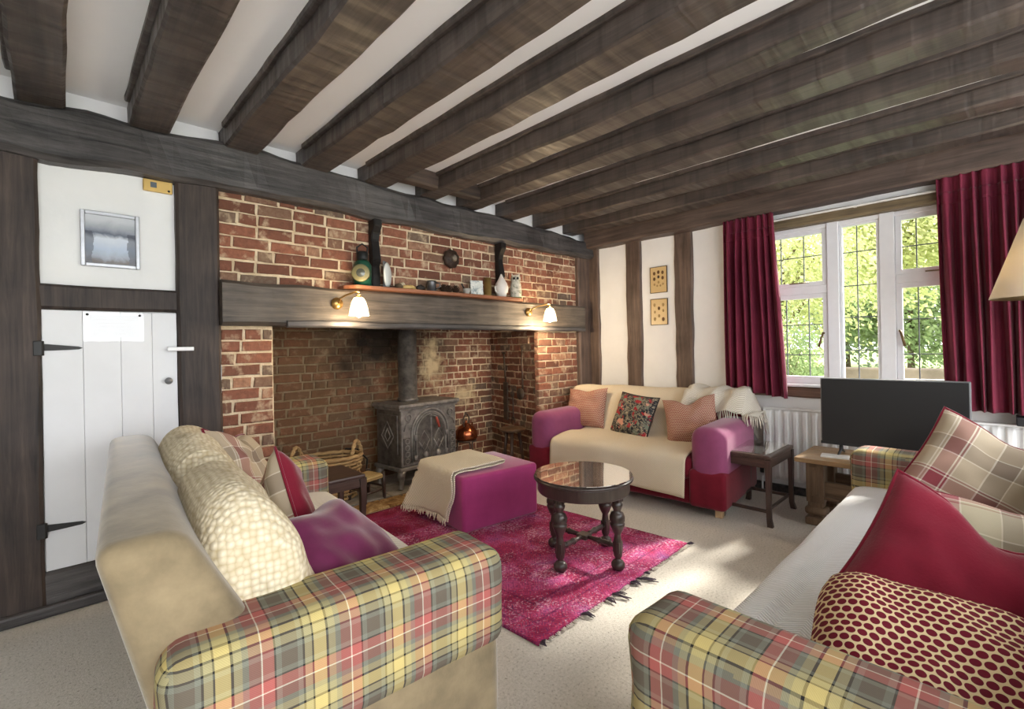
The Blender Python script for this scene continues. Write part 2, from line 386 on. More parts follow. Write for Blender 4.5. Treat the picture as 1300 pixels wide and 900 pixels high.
def bricks(parent, p0, ang, length, z0, z1, mat, seed, pitch=0.0742, hdr=0.35, skip=None):
    rnd = random.Random(seed); z = z0; row = 0; cu, su = math.cos(ang), math.sin(ang); cnt = 0
    while z + 0.045 < z1:
        x = 0.0; first = True
        while x < length - 0.03:
            ln = rnd.uniform(0.205, 0.23) if rnd.random() > hdr else rnd.uniform(0.095, 0.125)
            if first and row % 2: ln *= rnd.uniform(0.5, 0.7)
            first = False
            if x + ln > length - 0.06: ln = length - x
            kl = 0.215 if ln > 0.155 else 0.11; var = rnd.randrange(6); key = (kl, var, mat.name)
            if key not in BM: BM[key] = brick_mesh(kl, mat, hash((kl, var)) % 999)
            gap = 0.0125; sx = (ln - gap) / kl
            if not (skip and skip(x + ln / 2, z)):
                o = bpy.data.objects.new('brick', BM[key]); col.objects.link(o); o.parent = parent
                zz = z + rnd.uniform(-0.003, 0.003); dy = rnd.uniform(-0.004, 0.003)
                o.location = (p0[0] + cu * x - su * dy, p0[1] + su * x + cu * dy, zz)
                o.rotation_euler = (0, rnd.uniform(-0.012, 0.012), ang); o.scale = (sx, 1, min(1.08, (min(z1, z + 0.0625) - z) / 0.0605)); cnt += 1
            x += ln
        z += pitch; row += 1
    return cnt
solid('mortar_panel', [(0.70, 4.15, 3.258, 3.5, 1.65, 2.33)], MORTAR, wallA)
bricks(wallA, (0.716, YA - 0.002), 0, 3.42, 1.668, 2.30, BRICK, 3)
solid('mortar_panel', [(0.70, 1.010, 3.258, 3.6, 0.0, 1.43)], MORTAR, wallA)
bricks(wallA, (0.716, YA - 0.002), 0, 0.302, 0.36, 1.42, BRICK, 5, hdr=0.45)
solid('mortar_panel', [(3.51, 4.15, 3.258, 3.30, 0.0, 1.43)], MORTAR, wallA)
bricks(wallA, (3.497, YA - 0.002), 0, 0.64, 0.51, 1.42, BRICK, 8)
# the recess
YR = 4.20
wr = solid('wall_recess', [(0.8, 3.95, YR + 0.008, YR + 0.2, 0.0, 1.8)], SMORTAR, kind='structure')
bricks(wr, (1.22, YR), 0, 2.5, 0.02, 1.50, SBRICK, 21, hdr=0.42)
solid('wall_recess_side', [(0.7, 0.96, 3.55, YR + 0.1, 0.0, 1.8)], SMORTAR, kind='structure')
bm = bmesh.new(); box(bm, -0.05, 0.93, 0.008, 0.05, 0, 1.7)
angS = math.atan2(3.25 - YR, 3.497 - 3.705)
for v in bm.verts: v.co = Matrix.Rotation(angS, 3, 'Z') @ v.co + Vector((3.705, YR, 0))
wrr = link('wall_recess_right', bm, MORTAR, kind='structure')
bricks(wrr, (3.703, YR), angS, 0.95, 0.02, 1.5, BRICK, 31, hdr=0.55)
solid('ceiling_recess', [(0.7, 4.1, 3.42, YR + 0.2, 1.72, 1.8)], SMORTAR, kind='structure')
def _stone():
    t = MT('hearth_stone', 0.7, 0.3); v = t.coord('Object')
    t.color(t.ramp(t.noise(v, 4, 6, 0.7), [(0.3, S(104, 96, 88)), (0.5, S(150, 142, 132)), (0.7, S(186, 176, 164))])); t.bump(t.noise(v, 30, 4), 0.4, 0.006); return t.m
hearth = solid('floor_hearth', [(0.9, 3.95, 3.55, YR + 0.1, -0.1, 0.012)], plain('ash_bed', S(110, 102, 94), 0.9), kind='structure')
STONE = _stone()
xs = [0.95, 1.5, 2.02, 2.6, 3.15, 3.7]
for a, b in zip(xs, xs[1:]):
    for c, d in ((3.585, 3.89), (3.895, 4.19)):
        B('flagstone', (a + 0.006, b - 0.006, c, d, 0.0, 0.021 + random.uniform(-.003, .003)), STONE, hearth, 0.005)
def _worn():
    t = MT('worn_brick_kerb', 0.8, 0.2); v = t.coord('Object')
    t.color(t.ramp(t.noise(v, 16, 6, 0.7), [(0.3, S(96, 62, 36)), (0.5, S(158, 122, 78)), (0.68, S(206, 178, 130))])); t.bump(t.noise(v, 40, 4), 0.7, 0.008); return t.m
WORN = _worn(); x = 0.98
while x < 3.7:
    l_ = random.uniform(0.2, 0.26); B('kerb_brick', (x + 0.004, x + l_ - 0.004, 3.375, 3.575, -0.04, 0.016 + random.uniform(-.004, .004)), WORN, hearth, 0.008); x += l_

# ---- window wall
WY0, WY1, WZ0, WZ1 = -0.02, 1.47, 0.90, 2.175
wallB = solid('wall_window', [(XB, XB + 0.3, WY1, 3.3, 0, 5.2), (XB, XB + 0.3, -3.4, WY0, 0, 5.2), (XB, XB + 0.3, WY0, WY1, 0, WZ0), (XB, XB + 0.3, WY0, WY1, WZ1 + 0.005, 5.2)], PLASTER, kind='structure')  # carried up past the ceiling, out of view, to block the sun
timber('wall_plate', (4.20, XB + 0.05, -3.4, 3.18, 2.305, ZC + 0.02), 'Y', PLATEY, wallB, wob=0.010)
timber('corner_post', (4.325, XB + 0.05, 3.085, 3.27, 0, 2.32), 'Z', STUDZ, wallB, wob=0.012)
timber('stud', (4.33, XB + 0.05, 2.565, 2.748, 0, 2.32), 'Z', STUDZ, wallB, wob=0.010)
timber('stud', (4.33, XB + 0.05, 2.022, 2.205, 0, 2.32), 'Z', STUDZ, wallB, wob=0.010)
timber('lintel', (4.30, XB + 0.28, WY0 - 0.2, WY1 + 0.2, 2.175, 2.262), 'Y', wood('lintel_oak', S(78, 66, 50), S(150, 132, 100), 'Y', 0.6), wallB, wob=0.006)
timber('sill_board', (4.315, XB + 0.06, WY0 - 0.1, WY1 + 0.05, 0.795, 0.882), 'Y', wood('sill_oak', S(84, 62, 50), S(150, 118, 100), 'Y', 0.5), wallB, wob=0.004)
B('baseboard_window', (4.318, XB + 0.01, -3.4, 1.5, 0.0, 0.06), BEAMX, None, 0.01, kind='structure')

# ---- window
WHITE = plain('white_gloss_paint', S(236, 237, 240), 0.35, 0.45, var=0.02)
win = tag(B('window_1', (4.385, 4.47, WY0, WY1, WZ0, WZ0 + 0.05), WHITE, None, 0.006), kind='structure')
def W(name, y0, y1, z0, z1, x0=4.385, x1=4.47, mat=None, parent=None): return B(name, (x0, x1, y0, y1, z0, z1), mat or WHITE, parent or win, 0.006)
W('head', WY0, WY1, WZ1 - 0.035, WZ1); W('jamb', WY1 - 0.04, WY1, WZ0, WZ1); W('jamb', WY0, WY0 + 0.04, WZ0, WZ1)
W('mullion', 0.875, 0.955, WZ0, WZ1, 4.375, 4.48); W('mullion', 0.535, 0.625, WZ0, WZ1, 4.375, 4.48)
B('window_board', (4.30, 4.40, WY0, WY1, 0.882, 0.903), WHITE, win, 0.004)
def _glass():
    t = MT('window_glass', 0.02, 0.5); nt = t.t
    tr = t.n('ShaderNodeBsdfTransparent', {0: (0.985, 0.995, 0.99, 1)}); gl = t.n('ShaderNodeBsdfGlossy', {0: (1, 1, 1, 1), 'Roughness': 0.02})
    fr = t.n('ShaderNodeFresnel', {0: 1.25}); mx = t.n('ShaderNodeMixShader', {0: fr.outputs[0], 1: tr.outputs[0], 2: gl.outputs[0]})
    nt.links.new(mx.outputs[0], nt.nodes['Material Output'].inputs[0]); return t.m
GLASS = _glass(); LEAD = plain('lead_came', S(92, 94, 100), 0.5, 0.4)
METAL = plain('old_brass', S(120, 100, 70), 0.4, 0.5, 0.8)
def light_unit(y0, y1, z0, z1, cols, rows, open_=True):
    """one leaded light: sash frame, came grid, a pane in every cell; y list and z list give the came lines"""
    fw = 0.034 if open_ else 0.018
    sash = W('sash', y0, y0 + fw, z0, z1, 4.392, 4.44); 
    for q_, d in enumerate(((y1 - fw, y1, z0, z1), (y0 + fw - .002, y1 - fw + .002, z0, z0 + fw), (y0 + fw - .002, y1 - fw + .002, z1 - fw, z1))): B('sash_member', (4.3925 + .001 * q_, 4.4385 + .0004 * q_, *d), WHITE, sash, 0.003)
    ys = [y0 + fw] + cols + [y1 - fw]; zs = [z0 + fw] + rows + [z1 - fw]
    for c in cols: B('came', (4.412, 4.426, c - 0.0035, c + 0.0035, zs[0], zs[-1]), LEAD, sash, 0.002)
    for r in rows: B('came', (4.4125, 4.4255, ys[0], ys[-1], r - 0.0035, r + 0.0035), LEAD, sash, 0.002)
    for a, b in zip(ys, ys[1:]):
        for c, d in zip(zs, zs[1:]): B('pane', (4.417, 4.4205, a + 0.001, b - 0.001, c + 0.001, d - 0.001), GLASS, sash, 0)
    return sash
TR = 1.672
light_unit(0.957, 1.43, TR + 0.02, WZ1 - 0.035, [1.122, 1.29], [1.935])
W('transom', 0.955, 1.43, TR - 0.045, TR + 0.02)
light_unit(0.957, 1.43, WZ0 + 0.03, TR - 0.045, [1.092, 1.255], [1.138, 1.382])
light_unit(0.627, 0.873, WZ0 + 0.03, WZ1 - 0.035, [0.765], [1.172, 1.425, 1.667, 1.925], False)
light_unit(0.02, 0.533, TR + 0.045, WZ1 - 0.035, [0.22, 0.418], [1.915])
W('transom', 0.02, 0.535, TR - 0.02, TR + 0.045)
light_unit(0.02, 0.533, WZ0 + 0.03, TR - 0.02, [0.21, 0.413], [1.142, 1.392])
for y, s in ((0.985, -1), (0.512, 1)):
    bm = bmesh.new(); tube(bm, [(4.395, y, 1.31), (4.365, y, 1.31)], 0.008); tube(bm, [(4.365, y, 1.315), (4.36, y - s * 0.012, 1.27), (4.352, y - s * 0.028, 1.20)], [0.007, 0.008, 0.009]); link('casement_handle', bm, METAL, win, True)
for y in (1.15, 0.30):
    bm = bmesh.new(); tube(bm, [(4.385, y - 0.07, TR + 0.05), (4.37, y, TR + 0.048), (4.385, y + 0.07, TR + 0.05)], 0.005, 6); link('casement_stay', bm, METAL, win, True)
bm = bmesh.new(); lathe(bm, [(0.012, 0.903), (0.006, 0.915), (0.006, 0.94), (0.014, 0.95), (0.012, 0.965)], 10, (4.375, 0.42, 0)); link('stay_peg', bm, plain('black_iron', S(34, 33, 33), 0.5, 0.4), win, True)

# ---- cupboard door beside the fireplace
IRON = MATS['black_iron']
DOORW = plain('white_door_paint', S(226, 227, 230), 0.45, 0.35, var=0.03, scale=4)
door = tag(B('door_1', (-0.043, 0.497, 3.236, 3.255, 0.203, 1.474), DOORW, None, 0.002), kind='structure')
px_ = [-0.043, 0.105, 0.253, 0.385, 0.497]
for a, b in zip(px_, px_[1:]): B('plank', (a + 0.0004, b - 0.0004, 3.222, 3.245, 0.205, 1.472), DOORW, door, 0.0025)
for z in (1.285, 0.41):
    bm = bmesh.new()
    vs = [(-0.04, 0.022), (0.03, 0.014), (0.09, 0.007), (0.105, 0.0), (0.09, -0.007), (0.03, -0.010), (-0.04, -0.012)]
    f = bm.faces.new([bm.verts.new((a, 3.221, z + b)) for a, b in vs]); r = bmesh.ops.extrude_face_region(bm, geom=[f])
    for v in r['geom']:
        if isinstance(v, bmesh.types.BMVert): v.co.y -= 0.008
    bmesh.ops.recalc_face_normals(bm, faces=bm.faces); hg = link('hinge', bm, IRON, door)
    B('hinge_plate', (-0.072, -0.040, 3.190, 3.206, z - 0.035, z + 0.035), IRON, hg, 0.003)
    T('hinge_pin', [(-0.042, 3.20, z - 0.035), (-0.042, 3.20, z + 0.035)], 0.008, IRON, hg)
B('turn_latch', (0.446, 0.568, 3.168, 3.192, 1.262, 1.283), WHITE, door, 0.003)
kn = L('door_knob', [(0.006, 0), (0.006, 0.015), (0.016, 0.02), (0.019, 0.03), (0.014, 0.04), (0.0, 0.043)], plain('pewter_knob', S(140, 142, 146), 0.35, 0.5, 0.7), door, 14, (0.452, 3.222, 1.098), ax='Y'); 
for v in kn.data.vertices: v.co.y = 2 * 3.222 - v.co.y

# ================================================================== GARDEN BEYOND THE WINDOW
def _lawn():
    t = MT('lawn_grass', 0.9, 0.1); v = t.coord('Object')
    t.color(t.ramp(t.noise(v, 0.35, 5), [(0.3, S(104, 124, 70)), (0.6, S(138, 156, 92)), (0.8, S(160, 168, 112))])); return t.m
bm = bmesh.new(); bmesh.ops.create_grid(bm, x_segments=2, y_segments=2, size=1)
for v in bm.verts: v.co = Vector((4.7 + (v.co.x + 1) * 50, v.co.y * 60, -0.35))
link('lawn', bm, _lawn(), kind='structure')
def leaf_mat(name, a, b):
    t = MT(name, 0.6, 0.2); oi = t.pos()
    c = t.ramp(t.noise(oi, 2.3, 4), [(0.3, a), (0.7, b)])
    df = t.n('ShaderNodeBsdfDiffuse', {0: c}); tl = t.n('ShaderNodeBsdfTranslucent', {0: c}); mx = t.n('ShaderNodeMixShader', {0: 0.45, 1: df.outputs[0], 2: tl.outputs[0]})
    t.ln(mx.outputs[0], t.t.nodes['Material Output'].inputs[0]); return t.m
LEAFY = leaf_mat('yellow_green_leaf', S(166, 172, 112), S(208, 206, 156)); LEAFG = leaf_mat('green_leaf', S(108, 128, 86), S(160, 172, 124)); LEAFD = leaf_mat('dark_leaf', S(106, 118, 96), S(142, 152, 126))
BARK = plain('bark', S(92, 78, 62), 0.9, 0.1)
def tree(x, y, trunk_h, cz, rx, rz, n, ls, leaf, label, seed, name='garden_tree', grp='garden trees'):
    t = thing(name, (x, y, -0.35), 0, label, 'tree' if name == 'garden_tree' else 'shrub', grp); rnd = random.Random(seed)
    bm = bmesh.new(); tube(bm, [(0, 0, -0.05), (0.05, 0.02, trunk_h * 0.5), (0, 0.05, cz)], [0.05 * rx + 0.02, 0.04 * rx + 0.015, 0.02 * rx], 8)
    cl = []
    for k in range(14):
        a = rnd.uniform(0, 6.28); q = rnd.uniform(0.25, 0.8); p = Vector((math.cos(a) * rx * q, math.sin(a) * rx * q, cz + rnd.uniform(-0.75, 0.8) * rz * math.sqrt(1 - q * q * 0.7))); cl.append(p)
        tube(bm, [(0, 0.03, max(0.1, min(cz, p.z * 0.6))), p * 0.5 + Vector((0, 0, cz * 0.28)), p], [0.02 * rx, 0.012 * rx, 0.005], 5)
    link('trunk', bm, BARK, t, True)
    vs, fs = [], []
    for i in range(n):
        c = rnd.choice(cl) + Vector((rnd.gauss(0, 0.26 * rx), rnd.gauss(0, 0.26 * rx), rnd.gauss(0, 0.25 * rz)))
        if c.z < 0.05: c.z = abs(c.z) + 0.05
        nrm = Vector((rnd.gauss(0, 1), rnd.gauss(0, 1), rnd.gauss(0, 1))).normalized(); a = nrm.orthogonal().normalized(); b = nrm.cross(a)
        s = ls * rnd.uniform(0.6, 1.3); k0 = len(vs)
        vs += [c - a * s, c + b * s * 0.5, c + a * s, c - b * s * 0.5]; fs.append((k0, k0 + 1, k0 + 2, k0 + 3))
    me = bpy.data.meshes.new('crown'); me.from_pydata(vs, [], fs); me.materials.append(leaf); o = bpy.data.objects.new('crown', me); col.objects.link(o); o.parent = t; o['kind'] = 'stuff'
tree(12.5, 3.6, 2.2, 4.0, 2.0, 2.3, 20000, 0.055, LEAFY, 'broad yellow-green tree filling the upper window panes', 1)
tree(17.0, 2.2, 3.0, 5.2, 2.2, 2.4, 16000, 0.08, LEAFY, 'tall yellow tree with a bare stem standing on the lawn', 2)
tree(28.0, 2.9, 1.2, 2.9, 2.8, 2.5, 12000, 0.12, LEAFG, 'round mid-green tree far across the lawn', 3)
tree(17.0, -1.0, 3.2, 5.4, 2.6, 2.4, 16000, 0.08, LEAFG, 'green tree whose crown shows beside the dark red curtain', 4)
tree(34.0, 6.5, 2.0, 4.5, 4.0, 3.5, 12000, 0.16, LEAFD, 'dull dark-green tree at the end of the lawn', 5)
tree(36.0, -1.0, 2.0, 4.5, 4.0, 3.5, 12000, 0.16, LEAFD, 'wide grey-green tree on the far lawn edge', 6)
tree(22.0, 9.0, 2.0, 4.0, 3.5, 3.2, 12000, 0.12, LEAFG, 'leafy green tree behind the yellow-green one', 7)
tree(9.6, 2.75, 0.5, 1.15, 0.75, 0.9, 7000, 0.032, LEAFG, 'leafy green shrub low behind the middle window panes', 8, 'garden_shrub', 'shrubs outside the window')
tree(8.4, 3.2, 0.5, 1.2, 0.8, 1.0, 7000, 0.032, LEAFY, 'yellowing shrub low behind the casement by the sofa', 9, 'garden_shrub', 'shrubs outside the window')
B('garden_wall', (10.6, 10.9, -6, 2.2, -0.4, 0.74), plain('old_garden_stone', S(112, 98, 86), 0.9, var=0.3, scale=3), None, 0.03, label='low weathered garden wall across the lawn outside the window', cat='wall')

# ================================================================== FURNITURE: SOFAS
TY, TO, TG, TR_, TS, TD, TK, TW = S(206, 184, 100), S(166, 156, 108), S(124, 126, 112), S(146, 82, 72), S(200, 128, 104), S(104, 94, 80), S(44, 42, 42), S(226, 214, 192)
TARTAN = plaid('tartan_wool', [(5, TY), (.9, TK), (3, TO), (2.2, TG), (4.2, TR_), (.5, TW), (4.2, S(176, 76, 66)), (.7, TK), (2, TG), (6, TD), (2, TG), (.7, TK), (3, TO), (.7, TK)], 0.20)
VELVET = fabric('beige_velvet', S(136, 121, 95), 0.75, 90, 0.32, 0.15, 0.6)
def arm_uv(h, w, D):
    def f(c, n, a):
        if a == 2: return (c.x, h + c.y)
        if a == 0: return (D + c.y, c.z)
        return (c.x, c.z) if n.y < 0 else (c.x, 2 * h + w - c.z)
    return f
def prism(bm, sec, y0, y1, bev=0.04, seg=4):
    a = [bm.verts.new((x, y0, z)) for x, z in sec]; b = [bm.verts.new((x, y1, z)) for x, z in sec]; n = len(sec)
    fs = [bm.faces.new(a), bm.faces.new(list(reversed(b)))] + [bm.faces.new((a[i], b[i], b[(i + 1) % n], a[(i + 1) % n])) for i in range(n)]
    bmesh.ops.recalc_face_normals(bm, faces=bm.faces)
    bmesh.ops.bevel(bm, geom=list(bm.edges), offset=bev, segments=seg, profile=0.5, affect='EDGES', clamp_overlap=True)
def soften(o, amp, scale, seed=0.0):
    for v in o.data.vertices:
        d = Vector((nz(v.co, scale, seed), nz(v.co, scale, seed + 5), nz(v.co, scale, seed + 11))) * amp; d.z *= 0.6; v.co += d
def dense(o, cuts=2):
    bm = bmesh.new(); bm.from_mesh(o.data); bmesh.ops.subdivide_edges(bm, edges=[e for e in bm.edges if e.calc_length() > 0.08], cuts=cuts, use_grid_fill=True); bm.to_mesh(o.data); bm.free()
    for p in o.data.polygons: p.use_smooth = True
def sofa(name, loc, rz, label, L_, D, aw, ah, sh, bh, body, arm, cover=None, cover_z=0.4, lean=0.2, bt=0.16, armbev=0.05, footm=None, front_low=None, back_y0=0.03):
    t = thing(name, loc, rz, label, 'sofa')
    o = B('base', (lean + 0.01, D - 0.04, 0.02, L_ - 0.02, 0.07, sh - 0.14), body, t, 0.03, 4, True)
    for y0 in (0.0, L_ - aw):
        bm = bmesh.new(); box(bm, 0.11, D, y0, y0 + aw, 0.07, ah, armbev, 5); o = link('arm', bm, body if cover else arm, t, True)
        if front_low: # lower skirt of the arm in the body cloth
            B('arm_skirt', (0.11, D + 0.004, y0 - 0.004, y0 + aw + 0.004, 0.07, front_low), body, o, 0.03, 4, True)
        if cover:
            bm = bmesh.new(); box(bm, 0.10, D + 0.012, y0 - 0.012, y0 + aw + 0.012, cover_z, ah + 0.012, armbev + 0.008, 5); o = link('arm_cover', bm, cover, t, True); dense(o, 3); soften(o, 0.012, 6, y0)
            boxuv(o, lambda c, n, a, y0=y0: arm_uv(ah, aw, D)(Vector((c.x, c.y - y0, c.z)), n, a))
    bm = bmesh.new(); prism(bm, [(0.0, bh), (bt, bh + 0.005), (lean + bt + 0.08, sh - 0.1), (lean + bt, 0.09), (lean - 0.02, 0.09)], back_y0, L_ - 0.03, 0.045); o = link('backrest', bm, body, t, True)
    B('seat', (lean + bt, D - 0.01, aw - 0.01, L_ - aw + 0.01, sh - 0.17, sh), body, t, 0.05, 5, True)
    for x in (lean + 0.06, D - 0.10):
        for y in (0.07, L_ - 0.07): B('foot', (x - 0.025, x + 0.025, y - 0.025, y + 0.025, 0, 0.075), footm or OAKZ, t, 0.005)
    return t
yA = R_(-4.5)
sofaA = sofa('sofa', (0.035, 1.185, 0), yA, 'beige velvet sofa with tartan arms and its back to the cupboard door', 1.86, 0.975, 0.24, 0.61, 0.43, 0.85, VELVET, VELVET, TARTAN, 0.315, back_y0=0.10)
sofaC = sofa('sofa', (3.43, -0.38, 0), R_(90), 'tartan-armed sofa under a herringbone throw facing the fireplace', 2.51, 0.98, 0.22, 0.625, 0.43, 0.84, VELVET, VELVET, TARTAN, 0.33)
BURG = fabric('burgundy_velour', S(112, 26, 42), 0.8, 120, 0.2, 0.15, 0.25); MAUVE = fabric('mauve_cotton', S(138, 70, 104), 0.75, 120, 0.12, 0.15, 0.3)
yB = R_(185.2)
sofaB = sofa('sofa', (4.105, 3.165, 0), yB, 'burgundy sofa with mauve arms below the timbered wall', 1.74, 0.95, 0.25, 0.645, 0.42, 0.78, BURG, MAUVE, None, 0, 0.10, 0.2, 0.09, plain('pale_beech', S(190, 160, 124), 0.5), 0.34)

# loose throws on the sofas
def knit(name, c1, c2, kind, scale=1.0):
    t = MT(name, 0.9, 0.1); tc = t.n('ShaderNodeTexCoord'); sp = t.n('ShaderNodeSeparateXYZ', {0: tc.outputs['UV']}); u, v = sp.outputs[0], sp.outputs[1]
    if kind == 'waffle':
        vo = t.n('ShaderNodeTexVoronoi', {'Vector': tc.outputs['Object'], 'Scale': 58.0 / scale, 'Randomness': 0.45}); h = t.math('SUBTRACT', 1.0, t.math('MULTIPLY', vo.outputs['Distance'], 1.15))
    elif kind == 'rib':
        h = t.math('MULTIPLY_ADD', t.math('SINE', t.math('MULTIPLY', u, 2 * math.pi / (0.016 * scale))), 0.5, 0.5)
    elif kind == 'herring':
        z = t.math('PINGPONG', v, 0.045 * scale); h = t.math('MULTIPLY_ADD', t.math('SINE', t.math('MULTIPLY', t.math('ADD', u, z), 2 * math.pi / (0.0105 * scale))), 0.5, 0.5)
    else:
        h = t.math('MULTIPLY_ADD', t.math('SINE', t.math('MULTIPLY', t.math('ADD', u, v), 2 * math.pi / (0.012 * scale))), 0.5, 0.5)
    t.color(t.mix(h, c1, c2)); t.bump(h, 0.7, 0.004 if kind != 'waffle' else 0.007); return t.m
KNIT = knit('cream_waffle_knit', S(190, 172, 136), S(240, 230, 206), 'waffle', 1.0); RIB = knit('white_ribbed_cotton', S(198, 190, 178), S(240, 236, 228), 'rib'); HERR = knit('herringbone_cotton', S(218, 218, 218), S(250, 250, 252), 'herring', 1.2); TWILL = knit('cream_twill', S(208, 190, 162), S(236, 224, 202), 'twill'); TWILLG = knit('grey_cream_twill', S(190, 180, 164), S(230, 224, 212), 'twill', 1.4)
def place_local(o, loc, rz): o.location = loc; o.rotation_euler = (0, 0, rz); return o

# cream knitted blanket heaped over the back of the beige sofa
prof, pl = crom([(0.20, 0, 0.60), (0.172, 0, 0.74), (0.20, 0, 0.86), (0.275, 0, 0.915), (0.355, 0, 0.875), (0.425, 0, 0.75), (0.47, 0, 0.60), (0.53, 0, 0.475)], 41)
def blanketA(s, t):
    y = 0.17 + s * 1.56; p = prof[int(round(t * 40))].copy()
    b1 = max(0, 1 - abs((y - 0.555) / 0.40) ** 5) ** 0.36; b2 = max(0, 1 - abs((y - 1.32) / 0.43) ** 5) ** 0.36
    sc_ = max(b1 * 1.05, b2, 0.90 if 0.55 < y < 1.35 else 0.45)
    if s in (0.0, 1.0): sc_ = 0.02
    cc = Vector((0.32, 0, 0.55)); q = cc + (p - cc) * sc_
    if y < 0.95: q.z -= 0.05 * max(0, q.z - 0.5) / 0.4; q.x += 0.015
    if q.z < 0.47: q.z = 0.47 - (0.47 - q.z) * 0.1
    q.y = y; d = nz((q.x, y, q.z), 5.5, 3) * 0.03
    q += Vector((d * 0.6, 0, d)); return q
place_local(sheet('blanket', blanketA, 90, 40, KNIT, None, 0.012, 1.6, 1.15, label='cream waffle-knit blanket heaped over the back of the beige sofa', cat='blanket'), (0.035, 1.185, 0), yA)
T_ = bpy.data.objects['blanket']
# a fold of it hanging into the gap behind the near arm
def foldA(s, t):
    a = crom([(0.20, 0.30, 0.74), (0.235, 0.25, 0.66), (0.30, 0.225, 0.60), (0.37, 0.235, 0.57), (0.40, 0.30, 0.56)], 21)[0]
    p = a[int(round(t * 20))].copy(); p.z += (s - 0.5) * 0.10 + 0.012 * math.sin(t * 14); p.y -= 0.03 * math.sin(s * math.pi); p.x += 0.02 * math.sin(s * 9); return p
fo = sheet('blanket_fold', foldA, 8, 20, KNIT, T_, 0.02, 0.2, 0.5)
def seat_throw(name, loc, rz, x0, x1, y0, y1, sh, drop, mat, label, wr=0.006):
    pr, pl_ = crom([(x0, 0, sh + 0.012), ((x0 + x1) / 2, 0, sh + 0.02), (x1 - 0.05, 0, sh + 0.012), (x1 + 0.012, 0, sh - 0.035), (x1 + 0.022, 0, (sh + drop) / 2), (x1 + 0.03, 0, drop)], 41)
    def f(s, t):
        p = pr[int(round(t * 40))].copy(); p.y = y0 + s * (y1 - y0); d = nz(p, 4, 8) * wr; p.x += d; p.z += d * (1 if t < 0.6 else 0) + (0.02 * math.sin(s * 11) if t > 0.97 else 0); return p
    return place_local(sheet(name, f, 60, 40, mat, None, 0.01, y1 - y0, pl_, label=label, cat='throw'), loc, rz)
seat_throw('sofa_throw', (0.035, 1.185, 0), yA, 0.50, 0.98, 0.245, 1.675, 0.432, 0.14, RIB, 'white ribbed throw covering the seat of the beige sofa')
seat_throw('sofa_throw', (3.43, -0.38, 0), R_(90), 0.40, 0.97, 0.235, 2.275, 0.432, 0.10, HERR, 'pale herringbone throw spread over the sofa seat facing the fireplace')
# cream throw over the burgundy sofa, back and seat
prB, plB = crom([(-0.05, 0, 0.52), (-0.045, 0, 0.70), (-0.01, 0, 0.815), (0.08, 0, 0.845), (0.19, 0, 0.825), (0.27, 0, 0.70), (0.36, 0, 0.50), (0.42, 0, 0.445), (0.65, 0, 0.45), (0.88, 0, 0.445), (0.965, 0, 0.41), (0.985, 0, 0.30), (0.995, 0, 0.175)], 81)
def throwB(s, t):
    p = prB[int(round(t * 80))].copy(); lo, hi = 0.02, 1.46
    if t > 0.42: lo = 0.02 + 0.25 * min(1, (t - 0.42) / 0.08); hi = 1.46 + 0.02 * (t - 0.5)
    p.y = lo + s * (hi - lo)
    if t > 0.9: p.z -= 0.07 * (s - 0.4) * (t - 0.9) / 0.1
    if t < 0.4 and s < 0.12: p.z -= 0.02 * ((0.12 - s) / 0.12) ** 2; p.x += 0.0
    d = nz((p.x, p.y, p.z), 4, 2) * 0.02; p += Vector((d, 0, d * 0.7)); return p
place_local(sheet('sofa_throw', throwB, 60, 80, TWILL, None, 0.008, 1.45, plB, label='cream throw draped over back and seat of the burgundy sofa', cat='throw'), (4.105, 3.165, 0), yB)
prC, plC = crom([(-0.055, 0, 0.45), (-0.055, 0, 0.70), (-0.015, 0, 0.83), (0.08, 0, 0.865), (0.20, 0, 0.845), (0.28, 0, 0.76), (0.35, 0, 0.69)], 41)
def throwF(s, t):
    p = prC[int(round(t * 40))].copy(); y = 1.20 + s * 0.66
    if y > 1.66:
        k = (y - 1.66); p.z -= k * 1.5 * (0.7 + 0.5 * t); y = 1.69 + k * 0.6
    if p.x > 0.1 and p.z < 0.672: p.z = 0.672
    p.y = y; d = abs(nz((p.x, p.y, p.z), 7, 4)) * 0.03 + 0.012 * math.sin(22 * s + 8 * t); p += Vector((d, 0, d)); return p
thr = place_local(sheet('fringed_throw', throwF, 50, 40, TWILLG, None, 0.008, 0.66, plC, label='greyish fringed throw bunched over the end of the burgundy sofa back', cat='throw'), (4.105, 3.165, 0), yB)
def fringe(parent, edge, n, ln, mat, seed, out=Vector((0, 0, 0)), rad=0.0035):
    rnd = random.Random(seed); bm = bmesh.new()
    for i in range(n):
        p = edge((i + 0.5) / n); q = p + out * rnd.uniform(0.6, 1) + Vector((rnd.uniform(-.01, .01), rnd.uniform(-.01, .01), -ln * rnd.uniform(0.7, 1.1)))
        tube(bm, [p, (p + q) / 2 + Vector((rnd.uniform(-.006, .006), rnd.uniform(-.006, .006), 0)), q], [rad, rad * 1.2, rad * 0.7], 5)
    return link('fringe', bm, mat, parent, True, kind='stuff')
fringe(thr, lambda s: throwF(0.35 + 0.65 * s, 1.0), 26, 0.10, TWILLG, 3, Vector((0.02, 0.01, 0))); fringe(thr, lambda s: throwF(1.0, s), 26, 0.09, TWILLG, 4, Vector((0.0, 0.02, 0)))

